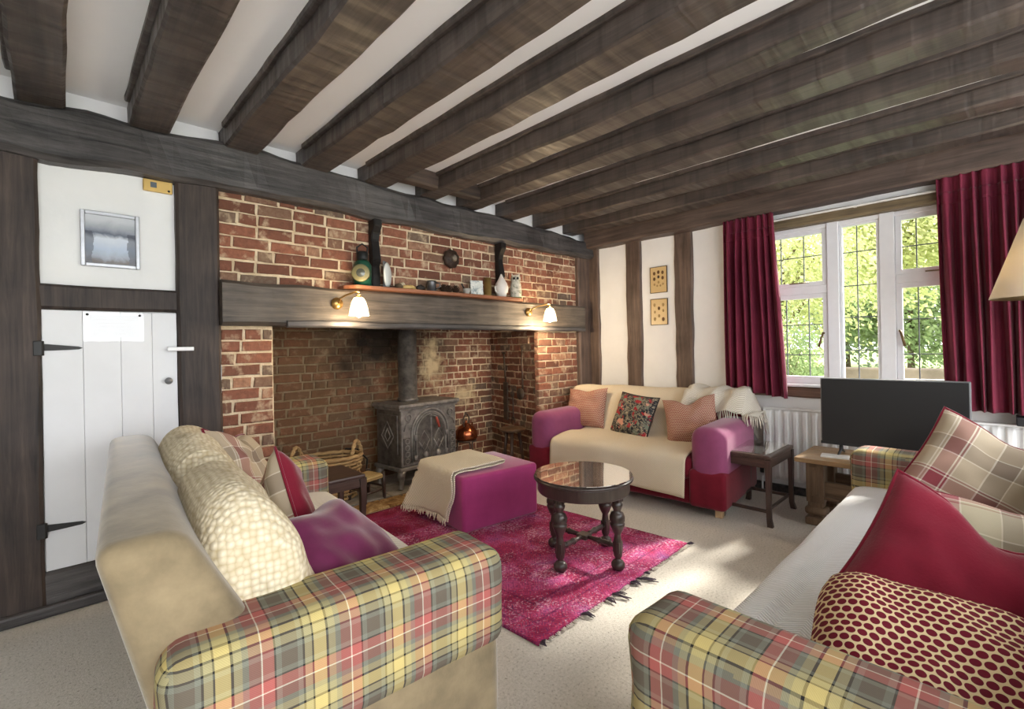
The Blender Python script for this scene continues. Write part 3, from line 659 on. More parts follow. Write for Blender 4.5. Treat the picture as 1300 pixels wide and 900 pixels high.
# ------------------------------------------------------------------ cushions
def pillow(loc, rot, w, h, t, front, back, pipe, label, cat='cushion', group=None, chop=0.0, name='cushion', bend=0.0, seed=0, pinch=0.07, rc_=0.0):
    root = bpy.data.objects.new(name, None); col.objects.link(root); root.location = loc; root.rotation_mode = 'YXZ'; root.rotation_euler = [R_(a) for a in rot]; root.empty_display_size = 0.1; tag(root, label, cat, group)
    N = 26
    def P(u, v, sgn):
        x = u * w / 2 * (1 - pinch * (1 - v * v) ** 1.0 * abs(u) ** 3); z = v * h / 2 * (1 - pinch * (1 - u * u) * abs(v) ** 3)
        k_ = 1 - rc_ * (u * u * v * v) ** 1.5; x *= k_; z *= k_
        th = t / 2 * (max(0, (1 - u ** 4)) ** 0.6) * (max(0, (1 - v ** 4)) ** 0.6)
        z -= chop * math.exp(-(u / 0.36) ** 2) * ((v + 1) / 2) ** 1.3
        th *= 1 + 0.25 * (chop / 0.12 if chop else 0) * 0.3
        y = sgn * th + bend * (u * u - 0.4) * 0.5
        d = nz((u * 1.6, v * 1.6, seed + sgn), 1.7, seed) * 0.018 * (1 - max(abs(u), abs(v)) ** 6)
        return Vector((x, y + d, z))
    for sgn, mt, nm in ((-1, front, 'front_cover'), (1, back, 'back_cover')):
        bm = bmesh.new(); uvl = bm.loops.layers.uv.new('UVMap')
        g = [[bm.verts.new(P(2 * i / N - 1, 2 * j / N - 1, sgn)) for j in range(N + 1)] for i in range(N + 1)]
        for i in range(N):
            for j in range(N):
                idx = ((i, j), (i + 1, j), (i + 1, j + 1), (i, j + 1)); idx = idx if sgn < 0 else idx[::-1]
                f = bm.faces.new([g[a][b] for a, b in idx])
                for lp, (a, b) in zip(f.loops, idx): lp[uvl].uv = (w * a / N + 0.05, h * b / N + 0.03)
        link(nm, bm, mt, root, True)
    if pipe:
        e = [(-1, -1 + 2 * k / 12) for k in range(12)] + [(-1 + 2 * k / 12, 1) for k in range(12)] + [(1, 1 - 2 * k / 12) for k in range(12)] + [(1 - 2 * k / 12, -1) for k in range(13)]
        bm = bmesh.new(); tube(bm, [P(u, v, -1) for u, v in e], 0.006, 6, False); link('piping', bm, pipe, root, True)
    return root
CB, CM, CW_, CDK = S(186, 168, 140), S(150, 44, 58), S(236, 226, 206), S(140, 122, 104)
CHECK = plaid('beige_check_wool', [(9, CB), (.5, CW_), (.7, CB), (.5, CW_), (5, CM), (.5, CW_), (.6, CM), (.5, CW_), (8, S(198, 178, 148)), (.5, CW_), (6, CDK), (.5, CW_)], 0.36)
CHECK2 = plaid('pale_check_wool', [(9, S(200, 186, 158)), (.4, S(150, 60, 70)), (.7, CB), (.4, CW_), (4, S(176, 92, 96)), (.5, CW_), (8, S(206, 196, 160)), (.4, CW_), (4, S(160, 148, 126)), (.5, CW_)], 0.30)
BVEL = fabric('burgundy_wool', S(120, 28, 46), 0.85, 150, 0.15, 0.3, 0.4); PURP = fabric('purple_satin', S(106, 40, 76), 0.5, 60, 0.2, 0.1, 0.5)
def dots(name, ground, dot, gap, r=0.36, rough=0.7):
    t = MT(name, rough, 0.2); tc = t.n('ShaderNodeTexCoord'); sp = t.n('ShaderNodeSeparateXYZ', {0: tc.outputs['UV']})
    u = t.math('DIVIDE', sp.outputs[0], gap); v = t.math('DIVIDE', sp.outputs[1], gap * 0.86)
    row = t.math('MULTIPLY', t.math('FLOOR', v), 0.5); a = t.math('SUBTRACT', t.math('FRACT', t.math('ADD', u, row)), 0.5); b = t.math('SUBTRACT', t.math('FRACT', v), 0.5)
    d = t.math('SQRT', t.math('ADD', t.math('MULTIPLY', a, a), t.math('MULTIPLY', b, b)))
    m_ = t.math('LESS_THAN', d, r); t.color(t.mix(m_, ground, dot)); t.bump(m_, 0.5, 0.004); return t.m
DOTS = dots('burgundy_dot_velvet', S(222, 200, 158), S(108, 22, 40), 0.0215, 0.43)
DOTP = dots('rust_pin_dot', S(196, 172, 150), S(140, 66, 58), 0.015, 0.42); DOTK = dots('black_pin_dot', S(226, 220, 206), S(34, 32, 32), 0.016, 0.4)
def _floral():
    t = MT('dark_floral', 0.7, 0.2); tc = t.n('ShaderNodeTexCoord'); v = t.n('ShaderNodeMapping', {'Vector': tc.outputs['UV']}).outputs[0]
    vn = t.n('ShaderNodeTexVoronoi', {'Vector': v, 'Scale': 26.0, 'Randomness': 1.0}); n = t.noise(v, 30, 4, 0.7, 1.5); n2 = t.noise(v, 11, 3)
    c = t.ramp(n, [(0.0, S(38, 38, 44)), (0.46, S(74, 76, 78)), (0.53, S(178, 166, 140)), (0.58, S(66, 72, 62)), (0.66, S(150, 60, 62)), (0.74, S(208, 190, 160))], 'CONSTANT')
    c2 = t.ramp(vn.outputs['Color'], [(0.0, S(160, 44, 52)), (0.35, S(44, 44, 50)), (0.6, S(120, 128, 112)), (0.8, S(202, 150, 130))], 'CONSTANT')
    t.color(t.mix(t.ramp(n2, [(0.5, (0, 0, 0, 1)), (0.56, (1, 1, 1, 1))]), c, c2)); return t.m
FLORAL = _floral()
# on the beige sofa
pillow((0.66, 2.62, 0.655), (-24, 14, 62), 0.50, 0.44, 0.16, CHECK, BVEL, BVEL, 'beige check cushion with maroon edging leaning near the low dark side table', group=None, chop=0.05, seed=1)
pillow((0.68, 2.04, 0.61), (-12, 24, 80), 0.42, 0.42, 0.15, BVEL, CHECK, BVEL, 'burgundy-faced cushion with beige check reverse behind the plain purple one', chop=0.02, seed=2)
pillow((0.69, 1.60, 0.56), (-56, 8, 42), 0.46, 0.40, 0.17, PURP, PURP, None, 'plain purple satin cushion slumped against the tartan arm', chop=0.03, seed=3, pinch=0.05, rc_=0.08)
# on the burgundy sofa
pillow((3.79, 2.88, 0.63), (-20, -4, 274), 0.44, 0.40, 0.15, DOTP, DOTP, None, 'rust pin-dot cushion next to the mauve arm by the brick pier', seed=4, chop=0.02)
pillow((3.80, 2.35, 0.60), (-24, 4, 262), 0.43, 0.40, 0.14, FLORAL, FLORAL, plain('dark_piping', S(50, 44, 46), 0.8), 'dark floral cushion in the middle of the burgundy sofa', seed=5)
pillow((3.82, 1.82, 0.60), (-22, -10, 285), 0.43, 0.42, 0.15, DOTP, DOTP, None, 'rust pin-dot cushion slumped against the arm by the little dark table', seed=6, chop=0.06)
# on the tartan-armed sofa
pillow((2.86, 0.06, 0.635), (-24, 30, 285), 0.50, 0.46, 0.18, CHECK, BVEL, BVEL, 'large beige check cushion with maroon edging propped up near the television', chop=0.03, seed=7)
pillow((2.05, -0.02, 0.555), (-40, 6, 280), 0.48, 0.42, 0.16, CHECK2, BVEL, BVEL, 'pale fine-check cushion behind the plain burgundy one', seed=8, chop=0.02)
pillow((1.70, 0.07, 0.585), (-34, 30, 290), 0.50, 0.46, 0.15, BVEL, CHECK2, BVEL, 'plain burgundy cushion with a dented top behind the spotted one', chop=0.07, seed=9)
pillow((1.36, 0.11, 0.52), (-64, 12, 290), 0.47, 0.42, 0.20, DOTS, DOTS, None, 'cream cushion with burgundy velvet spots lying by the tartan arm', chop=0.0, seed=10, pinch=0.03, rc_=0.16)
pillow((2.98, -0.12, 0.60), (-14, 0, 270), 0.40, 0.36, 0.12, DOTK, DOTK, None, 'black and cream pin-dot cushion tucked behind the large check one', seed=12)

# ================================================================== HEARTH
def _iron(name, a, b, r=0.45):
    t = MT(name, r, 0.5, 0.35); v = t.coord('Object'); n = t.noise(v, 14, 5)
    t.color(t.ramp(n, [(0.3, a), (0.7, b)])); t.bump(t.noise(v, 90, 3), 0.2, 0.003); return t.m
STOVE = _iron('cast_iron', S(92, 88, 85), S(150, 144, 138)); STOVED = _iron('dark_cast_iron', S(62, 58, 56), S(112, 106, 100))
stove = thing('wood_stove', (2.155, 3.655, 0.021), R_(6), 'black cast-iron wood stove with arched twin doors in the brick fireplace', 'stove')
SW, SD = 0.68, 0.38
B('body', (0.015, SW - 0.015, 0.015, SD - 0.01, 0.175, 0.70), STOVED, stove, 0.008)
tp = B('top_plate', (-0.02, SW + 0.02, -0.025, SD + 0.015, 0.70, 0.738), STOVE, stove, 0.014, 3)
B('top_moulding', (-0.004, SW + 0.004, -0.008, SD, 0.682, 0.70), STOVE, tp, 0.006)
pl_ = B('plinth', (-0.012, SW + 0.012, -0.018, SD + 0.008, 0.150, 0.182), STOVE, stove, 0.01, 3)
for x, y in ((0.03, 0.02), (SW - 0.03, 0.02), (0.03, SD - 0.04), (SW - 0.03, SD - 0.04)):
    s_ = -1 if x < 0.3 else 1
    T('leg', [(x, y, 0.155), (x + s_ * 0.022, y - 0.012, 0.115), (x + s_ * 0.012, y - 0.006, 0.055), (x + s_ * 0.026, y - 0.012, 0.006), (x + s_ * 0.028, y - 0.012, 0.0)], [0.038, 0.036, 0.02, 0.022, 0.026], STOVE, stove, 10)
# front: raised frame, arch, two doors with panels
ff = B('front_plate', (0.018, SW - 0.018, 0.004, 0.02, 0.19, 0.69), STOVE, stove, 0.004)
def arch_pts(r, cx, z0, zc, n=14): return [(cx - r, z0)] + [(cx - r * math.cos(math.pi * k / n), zc + r * math.sin(math.pi * k / n)) for k in range(n + 1)] + [(cx + r, z0)]
for r, w in ((0.215, 0.012), (0.188, 0.008)): T('arch_moulding', [(a, -0.001, b) for a, b in arch_pts(r, SW / 2, 0.215, 0.455)], w, STOVE, ff, 8)
for sx in (-1, 1):
    n = 10; ar = [(SW / 2 + sx * 0.004, 0.225)] + [(SW / 2 + sx * (0.004 + 0.170 * math.sin(math.pi / 2 * k / n)), 0.455 + 0.17 * math.cos(math.pi / 2 * k / n)) for k in range(n + 1)] + [(SW / 2 + sx * 0.174, 0.225)]
    bm = bmesh.new(); f = bm.faces.new([bm.verts.new((a, 0.002, b)) for a, b in ar]); r = bmesh.ops.extrude_face_region(bm, geom=[f])
    for v in r['geom']:
        if isinstance(v, bmesh.types.BMVert): v.co.y = -0.014
    bmesh.ops.recalc_face_normals(bm, faces=bm.faces); dr = link('stove_door', bm, STOVED, stove)
    T('door_rim', [(a, -0.014, b) for a, b in ar + [ar[0]]], 0.006, STOVE, dr, 6)
    cx = SW / 2 + sx * 0.085
    for dz in (0.44, 0.34): T('diamond_bar', [(cx - 0.06, -0.015, dz - 0.05), (cx, -0.017, dz + 0.04), (cx + 0.06, -0.015, dz - 0.05)], 0.006, STOVE, dr, 6)
    T('diamond_bar', [(cx - 0.06, -0.015, 0.39), (cx, -0.017, 0.295), (cx + 0.06, -0.015, 0.39)], 0.006, STOVE, dr, 6)
    L('air_wheel', [(0.0, -0.04), (0.018, -0.036), (0.03, -0.028), (0.032, -0.018), (0.026, -0.012)], STOVE, dr, 16, (cx - sx * 0.01, 0, 0.262), ax='Y', flute=lambda z: (8, 0.18))
    for z in (0.25, 0.43): L('door_hinge', [(0.012, z - 0.025), (0.017, z - 0.02), (0.017, z + 0.02), (0.012, z + 0.025)], STOVE, dr, 10, (SW / 2 + sx * 0.182, -0.014, 0))
    # ornament panels beside the doors
    xo = SW / 2 + sx * 0.268; pn = B('ornament_panel', (xo - 0.036, xo + 0.036, -0.004, 0.008, 0.205, 0.44), STOVED, ff, 0.004)
    for k in range(4):
        z = 0.235 + k * 0.058; T('ring_boss', [(xo + 0.022 * math.cos(a * 0.5236), -0.006, z + 0.022 * math.sin(a * 0.5236)) for a in range(13)], 0.005, STOVE, pn, 6)
    T('corner_scroll', [(xo - sx * 0.02 + 0.03 * math.cos(a * 0.5236), -0.002, 0.615 + 0.03 * math.sin(a * 0.5236)) for a in range(13)], 0.007, STOVE, ff, 6)
    T('corner_scroll', [(xo - sx * 0.03, -0.001, 0.575), (xo + sx * 0.015, -0.002, 0.55), (xo + sx * 0.028, -0.001, 0.50)], 0.007, STOVE, ff, 6)
hd = T('door_handle', [(SW / 2 - 0.035, -0.02, 0.60), (SW / 2 + 0.0, -0.045, 0.61), (SW / 2 + 0.025, -0.055, 0.595)], 0.009, STOVE, stove)
T('handle_grip', [(SW / 2 + 0.025, -0.055, 0.597), (SW / 2 + 0.04, -0.06, 0.555), (SW / 2 + 0.055, -0.062, 0.50)], [0.010, 0.013, 0.011], plain('red_wood_grip', S(150, 62, 48), 0.5), hd)
# side ornaments
sp = B('side_panel', (0.006, 0.018, 0.05, SD - 0.04, 0.30, 0.64), STOVED, stove, 0.004)
T('diamond_ornament', [(0.004, 0.10, 0.45), (0.004, 0.19, 0.58), (0.004, 0.28, 0.45), (0.004, 0.19, 0.34), (0.004, 0.10, 0.45)], 0.005, STOVE, sp, 6)
T('diamond_ornament', [(0.004, 0.19, 0.52), (0.004, 0.23, 0.45), (0.004, 0.19, 0.40), (0.004, 0.15, 0.45), (0.004, 0.19, 0.52)], 0.005, STOVE, sp, 6)
fl = L('flue_pipe', [(0.098, 0.735), (0.098, 0.765), (0.088, 0.77), (0.088, 1.66)], _iron('flue_iron', S(70, 66, 64), S(126, 120, 114), 0.4), stove, 28, (0.27, 0.23, 0))

# low rush stool and dark side table by the far arm of the beige sofa
DARKW = lambda ax: wood('dark_mahogany', S(44, 32, 28), S(96, 74, 64), ax, 0.3, spec=0.5, bump=0.15)
st = thing('rush_stool', (1.84, 3.66, 0.015), R_(14), 'small wooden footstool with a woven rush seat on the hearth', 'stool')
for sx in (-1, 1):
    for sy in (-1, 1): T('leg', [(sx * 0.10, sy * 0.095, 0), (sx * 0.098, sy * 0.093, 0.12), (sx * 0.095, sy * 0.09, 0.218)], [0.014, 0.016, 0.015], DARKW('Z'), st)
for s_ in (-1, 1): T('stretcher', [(-0.1, s_ * 0.09, 0.075), (0.1, s_ * 0.09, 0.075)], 0.009, DARKW('X'), st); T('stretcher', [(s_ * 0.098, -0.09, 0.10), (s_ * 0.098, 0.09, 0.10)], 0.009, DARKW('Y'), st)
def _rush():
    t = MT('woven_rush', 0.8, 0.2); v = t.coord('Object'); sp_ = t.n('ShaderNodeSeparateXYZ', {0: v}); ax_ = t.math('ABSOLUTE', sp_.outputs[0]); ay_ = t.math('ABSOLUTE', sp_.outputs[1])
    mx_ = t.math('MAXIMUM', ax_, ay_); w = t.math('MULTIPLY_ADD', t.math('SINE', t.math('MULTIPLY', mx_, 800.0)), 0.5, 0.5)
    t.color(t.mix(w, S(150, 120, 72), S(214, 190, 138))); t.bump(w, 0.7, 0.003); return t.m
B('rush_seat', (-0.105, 0.105, -0.10, 0.10, 0.165, 0.205), _rush(), st, 0.018, 3, True)
def dark_table(loc, rz, lx, ly, h, label, top_m, name='side_table', stretch=True, leg=0.034):
    t = thing(name, loc, rz, label, 'table')
    B('table_top', (-lx / 2, lx / 2, -ly / 2, ly / 2, h - 0.028, h), DARKW('X'), t, 0.01, 3)
    for a, b in ((-1, 0), (1, 0), (0, -1), (0, 1)):
        if a: B('apron', (a * (lx / 2 - 0.02) - 0.012, a * (lx / 2 - 0.02) + 0.012, -ly / 2 + 0.02, ly / 2 - 0.02, h - 0.085, h - 0.026), DARKW('Y'), t, 0.004)
        else: B('apron', (-lx / 2 + 0.02, lx / 2 - 0.02, b * (ly / 2 - 0.02) - 0.012, b * (ly / 2 - 0.02) + 0.012, h - 0.085, h - 0.026), DARKW('X'), t, 0.004)
    for sx in (-1, 1):
        for sy in (-1, 1):
            bm = bmesh.new(); q = leg / 2
            pts = [(h - 0.03, q * 1.15, 0.0), (h * 0.72, q, 0.004), (h * 0.35, q * 0.85, 0.002), (0.05, q * 0.85, 0.004), (0.0, q * 1.0, 0.014)]; rr = []
            for z, w, o_ in pts:
                cx, cy = sx * (lx / 2 - 0.02 + o_), sy * (ly / 2 - 0.02 + o_); rr.append([bm.verts.new((cx + i * w, cy + j * w, z)) for i, j in ((-1, -1), (1, -1), (1, 1), (-1, 1))])
            for r0, r1 in zip(rr, rr[1:]):
                for k in range(4): bm.faces.new((r0[k], r0[(k + 1) % 4], r1[(k + 1) % 4], r1[k]))
            bm.faces.new(rr[0]); bm.faces.new(rr[-1]); bmesh.ops.recalc_face_normals(bm, faces=bm.faces); link('leg', bm, DARKW('Z'), t)
    if stretch:
        for s_ in (-1, 1): B('stretcher', (s_ * (lx / 2 - 0.02) - 0.009, s_ * (lx / 2 - 0.02) + 0.009, -ly / 2 + 0.02, ly / 2 - 0.02, 0.085, 0.107), DARKW('Y'), t, 0.003)
        B('stretcher', (-lx / 2 + 0.02, lx / 2 - 0.02, -ly / 2 + 0.028, -ly / 2 + 0.046, 0.087, 0.105), DARKW('X'), t, 0.003); B('stretcher', (-lx / 2 + 0.02, lx / 2 - 0.02, ly / 2 - 0.046, ly / 2 - 0.028, 0.087, 0.105), DARKW('X'), t, 0.003)
    if top_m: B('glass_top', (-lx / 2 + 0.03, lx / 2 - 0.012, -ly / 2 + 0.03, ly / 2 - 0.03, h + 0.0005, h + 0.005), top_m, t, 0.001)
    return t
def _tglass():
    t = MT('table_glass', 0.04, 0.6); t.color(S(205, 203, 200)); t.b.inputs['Transmission Weight'].default_value = 0.0; t.b.inputs['Coat Weight'].default_value = 0.6; t.b.inputs['Coat Roughness'].default_value = 0.03; t.b.inputs['Metallic'].default_value = 0.9; return t.m
TGLASS = _tglass()
dark_table((1.30, 3.045, 0), 0, 0.27, 0.36, 0.45, 'low dark side table between a tartan arm and the hearth', None)
dark_table((3.71, 1.265, 0), 0, 0.52, 0.335, 0.475, 'little dark rectangular table with glass top beside the mauve arm', TGLASS)

# basket behind
WICK = wood('willow', S(124, 92, 56), S(206, 176, 130), 'X', 0.7, spec=0.2)
bk = thing('wicker_basket', (1.60, 3.86, 0.02), R_(-12), 'oval wicker log basket with two loop handles on the hearth', 'basket')
for k in range(11):
    z = 0.02 + k * 0.030; f_ = 0.80 + 0.2 * (z / 0.33); pts = []
    for i in range(65):
        a = 2 * math.pi * i / 64; w = 1 + 0.035 * math.sin(a * 16 + math.pi * (k % 2)); pts.append((0.27 * f_ * w * math.cos(a), 0.17 * f_ * w * math.sin(a), z + (0.004 if k % 2 else 0)))
    T('woven_rod', pts, 0.0115, WICK, bk, 5)
T('rim', [(0.272 * math.cos(2 * math.pi * i / 40), 0.172 * math.sin(2 * math.pi * i / 40), 0.352 + 0.004 * math.sin(i * 2.4)) for i in range(41)], 0.017, WICK, bk, 6)
for i in range(16): a = 2 * math.pi * (i + .5) / 16; T('stake', [(0.216 * math.cos(a), 0.136 * math.sin(a), 0.01), (0.27 * math.cos(a), 0.17 * math.sin(a), 0.35)], 0.007, WICK, bk, 5)
B('basket_floor', (-0.16, 0.16, -0.09, 0.09, 0.0, 0.02), WICK, bk, 0.008)
for s_ in (-1, 1):
    for tw in (0, 1):
        T('loop_handle', [(s_ * 0.235 - 0.055 + 0.11 * q / 14 + 0.010 * math.sin(q * 1.4 + tw * 3.1), -0.06 + 0.12 * q / 14, 0.345 + 0.115 * math.sin(math.pi * q / 14) + 0.006 * math.cos(q * 1.4 + tw * 3.1)) for q in range(15)], 0.011, WICK, bk, 6)
T('power_cable', [(1.88, 3.80, 0.03), (1.93, 3.86, 0.10), (2.02, 4.0, 0.26), (1.98, 4.1, 0.34), (1.9, 4.17, 0.35), (1.82, 4.175, 0.30)], 0.008, plain('black_rubber', S(26, 26, 27), 0.5), label='black power cable looping up the sooty back wall beside the basket', cat='cable')

# round stool, hanging irons and kettle at the right of the hearth
st = thing('round_stool', (3.335, 3.47, 0.0), R_(20), 'round three-legged dark wooden stool in the brick corner', 'stool')
L('seat', [(0.0, 0.395), (0.12, 0.398), (0.135, 0.41), (0.135, 0.422), (0.12, 0.43), (0.0, 0.43)], wood('stool_elm', S(62, 44, 32), S(120, 92, 66), 'X', 0.4), st, 28)
for k in range(3):
    a = R_(200 + 120 * k); T('leg', [(0.07 * math.cos(a), 0.07 * math.sin(a), 0.40), (0.125 * math.cos(a), 0.125 * math.sin(a), 0.0)], [0.019, 0.015], DARKW('Z'), st)
RUST = _iron('rusty_iron', S(52, 42, 36), S(98, 82, 70), 0.6)
tl = thing('hanging_iron_blade', (3.58, 3.84, 0.44), angS, 'long rusty iron peat spade hanging on the brick side of the fireplace', 'tool', 'old irons hung in the fireplace')
T('shaft', [(0, 0.02, 0.40), (-0.02, 0.02, 0.58), (-0.035, 0.02, 0.72)], 0.011, RUST, tl); B('blade', (-0.045, 0.045, 0.008, 0.022, 0.0, 0.42), RUST, tl, 0.006)
T('hook', [(-0.035, 0.02, 0.72), (-0.03, 0.0, 0.75), (0.05, -0.01, 0.74)], 0.01, RUST, tl)
tl = thing('hanging_ladle', (3.505, 3.47, 0.70), angS, 'long-handled iron skimmer with a round bowl hanging on the brick', 'tool', 'old irons hung in the fireplace')
T('shaft', [(0, -0.01, 0.10), (0, -0.01, 0.52)], [0.011, 0.007], RUST, tl); L('bowl', [(0.0, -0.01), (0.04, -0.015), (0.058, -0.03), (0.062, -0.045)], RUST, tl, 20, (0, 0, 0.06), ax='Y'); T('hook', [(0, -0.01, 0.52), (0.0, -0.02, 0.545), (0.015, -0.01, 0.55)], 0.006, RUST, tl)
tl = thing('hanging_toasting_fork', (3.535, 3.655, 0.46), angS, 'short twisted iron fork hanging between spade and skimmer', 'tool', 'old irons hung in the fireplace')
T('shaft', [(0, -0.005, 0.0), (0, -0.005, 0.34)], 0.008, RUST, tl); L('boss', [(0.0, 0.0), (0.035, -0.008), (0.035, -0.016), (0, -0.022)], RUST, tl, 14, (0, 0, 0.28), ax='Y')
for s_ in (-1, 1): T('tine', [(0, -0.005, 0.05), (s_ * 0.03, -0.005, 0.02), (s_ * 0.032, -0.005, -0.03)], 0.005, RUST, tl)
COPPER = plain('aged_copper', S(170, 96, 62), 0.25, 0.5, 0.9, 0.25, 10)
kt = thing('copper_kettle', (3.08, 3.90, 0.021), R_(30), 'dark copper kettle on an iron trivet beside the stove', 'kettle')
for k in range(3): a = 2.1 * k; T('trivet_leg', [(0.09 * math.cos(a), 0.09 * math.sin(a), 0.26), (0.12 * math.cos(a), 0.12 * math.sin(a), 0.0)], 0.008, RUST, kt)
T('trivet_ring', [(0.1 * math.cos(q * 0.3927), 0.1 * math.sin(q * 0.3927), 0.262) for q in range(17)], 0.008, RUST, kt)
L('body', [(0.0, 0.27), (0.10, 0.27), (0.118, 0.30), (0.112, 0.36), (0.075, 0.41), (0.05, 0.42), (0.048, 0.43), (0.02, 0.44), (0.012, 0.455), (0.018, 0.465), (0.0, 0.475)], COPPER, kt, 24)
T('spout', [(0.09, 0, 0.33), (0.15, 0, 0.37), (0.18, 0, 0.42)], [0.022, 0.014, 0.009], COPPER, kt); T('handle', [(-0.06, 0, 0.40), (-0.085, 0, 0.49), (0, 0, 0.55), (0.085, 0, 0.49), (0.06, 0, 0.40)], 0.008, RUST, kt)

# ================================================================== MIDDLE OF THE ROOM
def _rug():
    t = MT('overdyed_rug', 0.92, 0.1); tc = t.n('ShaderNodeTexCoord'); v = t.n('ShaderNodeMapping', {'Vector': tc.outputs['UV']}).outputs[0]; sp = t.n('ShaderNodeSeparateXYZ', {0: v}); u, w = sp.outputs[0], sp.outputs[1]
    c = t.ramp(t.noise(v, 5, 5, 0.65, 0.5), [(0.28, S(112, 30, 56)), (0.45, S(164, 48, 84)), (0.56, S(184, 76, 120)), (0.72, S(160, 96, 150))])
    vo = t.n('ShaderNodeTexVoronoi', {'Vector': v, 'Scale': 21.0}, feature='F1', distance='MANHATTAN'); md = t.math('PINGPONG', t.math('MULTIPLY', vo.outputs[0], 2.6), 0.5)
    c = t.mix(t.ramp(md, [(0.30, (0, 0, 0, 1)), (0.40, (0.6, 0.6, 0.6, 1))]), c, S(84, 38, 84))
    wear = t.math('ADD', t.math('MULTIPLY', t.noise(v, 60, 4, 0.8), 0.75), t.math('MULTIPLY', t.noise(v, 4, 3), 0.35)); c = t.mix(t.ramp(wear, [(0.58, (0, 0, 0, 1)), (0.66, (0.85, 0.85, 0.85, 1))]), c, S(222, 178, 196)); c = t.mix(t.ramp(t.noise(v, 30, 5, 0.8, 1.0), [(0.36, (0.7, 0.7, 0.7, 1)), (0.44, (0, 0, 0, 1))]), c, S(82, 44, 92))
    e = t.math('MINIMUM', t.math('MINIMUM', u, t.math('SUBTRACT', 1.38, u)), t.math('MINIMUM', w, t.math('SUBTRACT', 1.98, w)))
    ln_ = t.math('PINGPONG', t.math('MULTIPLY', e, 9.0), 0.5); inb = t.math('LESS_THAN', e, 0.26)
    c = t.mix(t.math('MULTIPLY', inb, t.ramp(ln_, [(0.03, (0.4, 0.4, 0.4, 1)), (0.07, (0, 0, 0, 1))])), c, S(62, 24, 60))
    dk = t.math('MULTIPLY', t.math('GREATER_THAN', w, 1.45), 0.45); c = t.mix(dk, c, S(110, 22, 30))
    t.color(c); t.bump(t.noise(v, 150, 2), 0.5, 0.004); return t.m
q00, q10, q11, q01 = Vector((1.43, 1.36, 0)), Vector((2.81, 1.368, 0)), Vector((2.66, 3.34, 0)), Vector((1.33, 3.33, 0))
def rugf(s, t):
    p = q00.lerp(q10, s).lerp(q01.lerp(q11, s), t); p.z = 0.003 + 0.0015 * nz(p, 5, 1)
    if t in (0.0, 1.0): p.y += 0.006 * nz(p, 14, 2)
    return p
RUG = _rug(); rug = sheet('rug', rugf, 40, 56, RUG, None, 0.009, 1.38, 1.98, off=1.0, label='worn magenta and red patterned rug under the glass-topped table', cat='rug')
FR = plain('worn_wool_fringe', S(196, 186, 176), 0.95); FD = plain('dark_wool_tuft', S(66, 56, 66), 0.95)
bm = bmesh.new(); rnd = random.Random(5)
for i in range(240):
    p = rugf(rnd.random(), 0.0); l_ = rnd.uniform(0.008, 0.022); tube(bm, [p + Vector((0, 0.003, 0.006)), p + Vector((rnd.uniform(-.006, .006), -l_, 0.004))], 0.0022, 4)
link('fringe', bm, FR, rug, True, kind='stuff')
FD = plain('dark_wool_tuft', S(112, 104, 118), 0.95)
for s_, l_, dx in ((0.22, 0.05, 0.03), (0.36, 0.05, -0.01), (0.40, 0.08, 0.05), (0.56, 0.09, 0.06), (0.52, 0.05, 0.02), (0.62, 0.03, 0.02), (0.995, 0.03, 0.03), (0.02, 0.03, -0.01)):
    p = rugf(s_, 0.0); bm = bmesh.new(); rr = random.Random(int(s_ * 100))
    for k in range(7):
        e_ = p + Vector((dx * rr.uniform(0.2, 1.1), -l_ * rr.uniform(0.5, 1.1), 0.006)); a_ = p + Vector((rr.uniform(-.012, .012), 0.004, 0.008)); tube(bm, [a_, (a_ + e_) / 2 + Vector((rr.uniform(-.012, .012), 0, rr.uniform(0, .008))), e_], [0.0022, 0.0035, 0.0022], 5)
    link('loose_tuft', bm, FD, rug, True)

OTT = fabric('magenta_wool', S(156, 56, 108), 0.8, 150, 0.10, 0.25, 0.5)
ot = tag(B('ottoman', (0.0, 0.655, 0.0, 0.56, 0.012, 0.385), OTT, None, 0.025, 4, True), 'square magenta upholstered footstool with a knitted blanket on it', 'ottoman'); ot.location = (1.925, 2.487, 0); ot.rotation_euler = (0, 0, R_(-6))
prO, plO = crom([(-0.040, 0, 0.075), (-0.020, 0, 0.22), (-0.014, 0, 0.36), (0.018, 0, 0.400), (0.15, 0, 0.403), (0.30, 0, 0.404), (0.40, 0, 0.412), (0.416, 0, 0.422), (0.40, 0, 0.432), (0.25, 0, 0.424), (0.03, 0, 0.420), (-0.03, 0, 0.395), (-0.038, 0, 0.24), (-0.052, 0, 0.10)], 81)
def ottb(s, t):
    p = prO[int(round(t * 80))].copy(); p.y = 0.085 + s * 0.47
    if p.z < 0.36: p.y += 0.02 * math.sin(p.z * 16); p.x -= 0.018 * (0.5 + 0.5 * math.sin(s * 12 + 1)) * (0.38 - p.z) / 0.3
    if p.z < 0.34 and s > 0.65: p.x -= 0.10 * (s - 0.65) / 0.35 * (0.34 - p.z) / 0.3; p.y += 0.05 * (s - 0.65) / 0.35
    p.z += 0.02 * (0.5 - s) * (p.z < 0.2); p.z += 0.004 * nz(p, 9, 3); return p
KB = knit('cream_chevron_knit', S(196, 180, 150), S(240, 232, 216), 'twill', 1.1)
ob = sheet('blanket', ottb, 40, 80, KB, None, 0.008, 0.47, plO, off=0.0, label='folded cream knitted blanket hanging over the magenta footstool', cat='blanket'); ob.location = ot.location; ob.rotation_euler = ot.rotation_euler
fringe(ob, lambda s: ottb(s, 1.0), 30, 0.045, KB, 9, Vector((-0.008, 0, 0)), 0.0045); fringe(ob, lambda s: ottb(1.0, 0.5 + 0.5 * s), 44, 0.03, KB, 10, Vector((-0.004, 0.02, 0)), 0.0045)

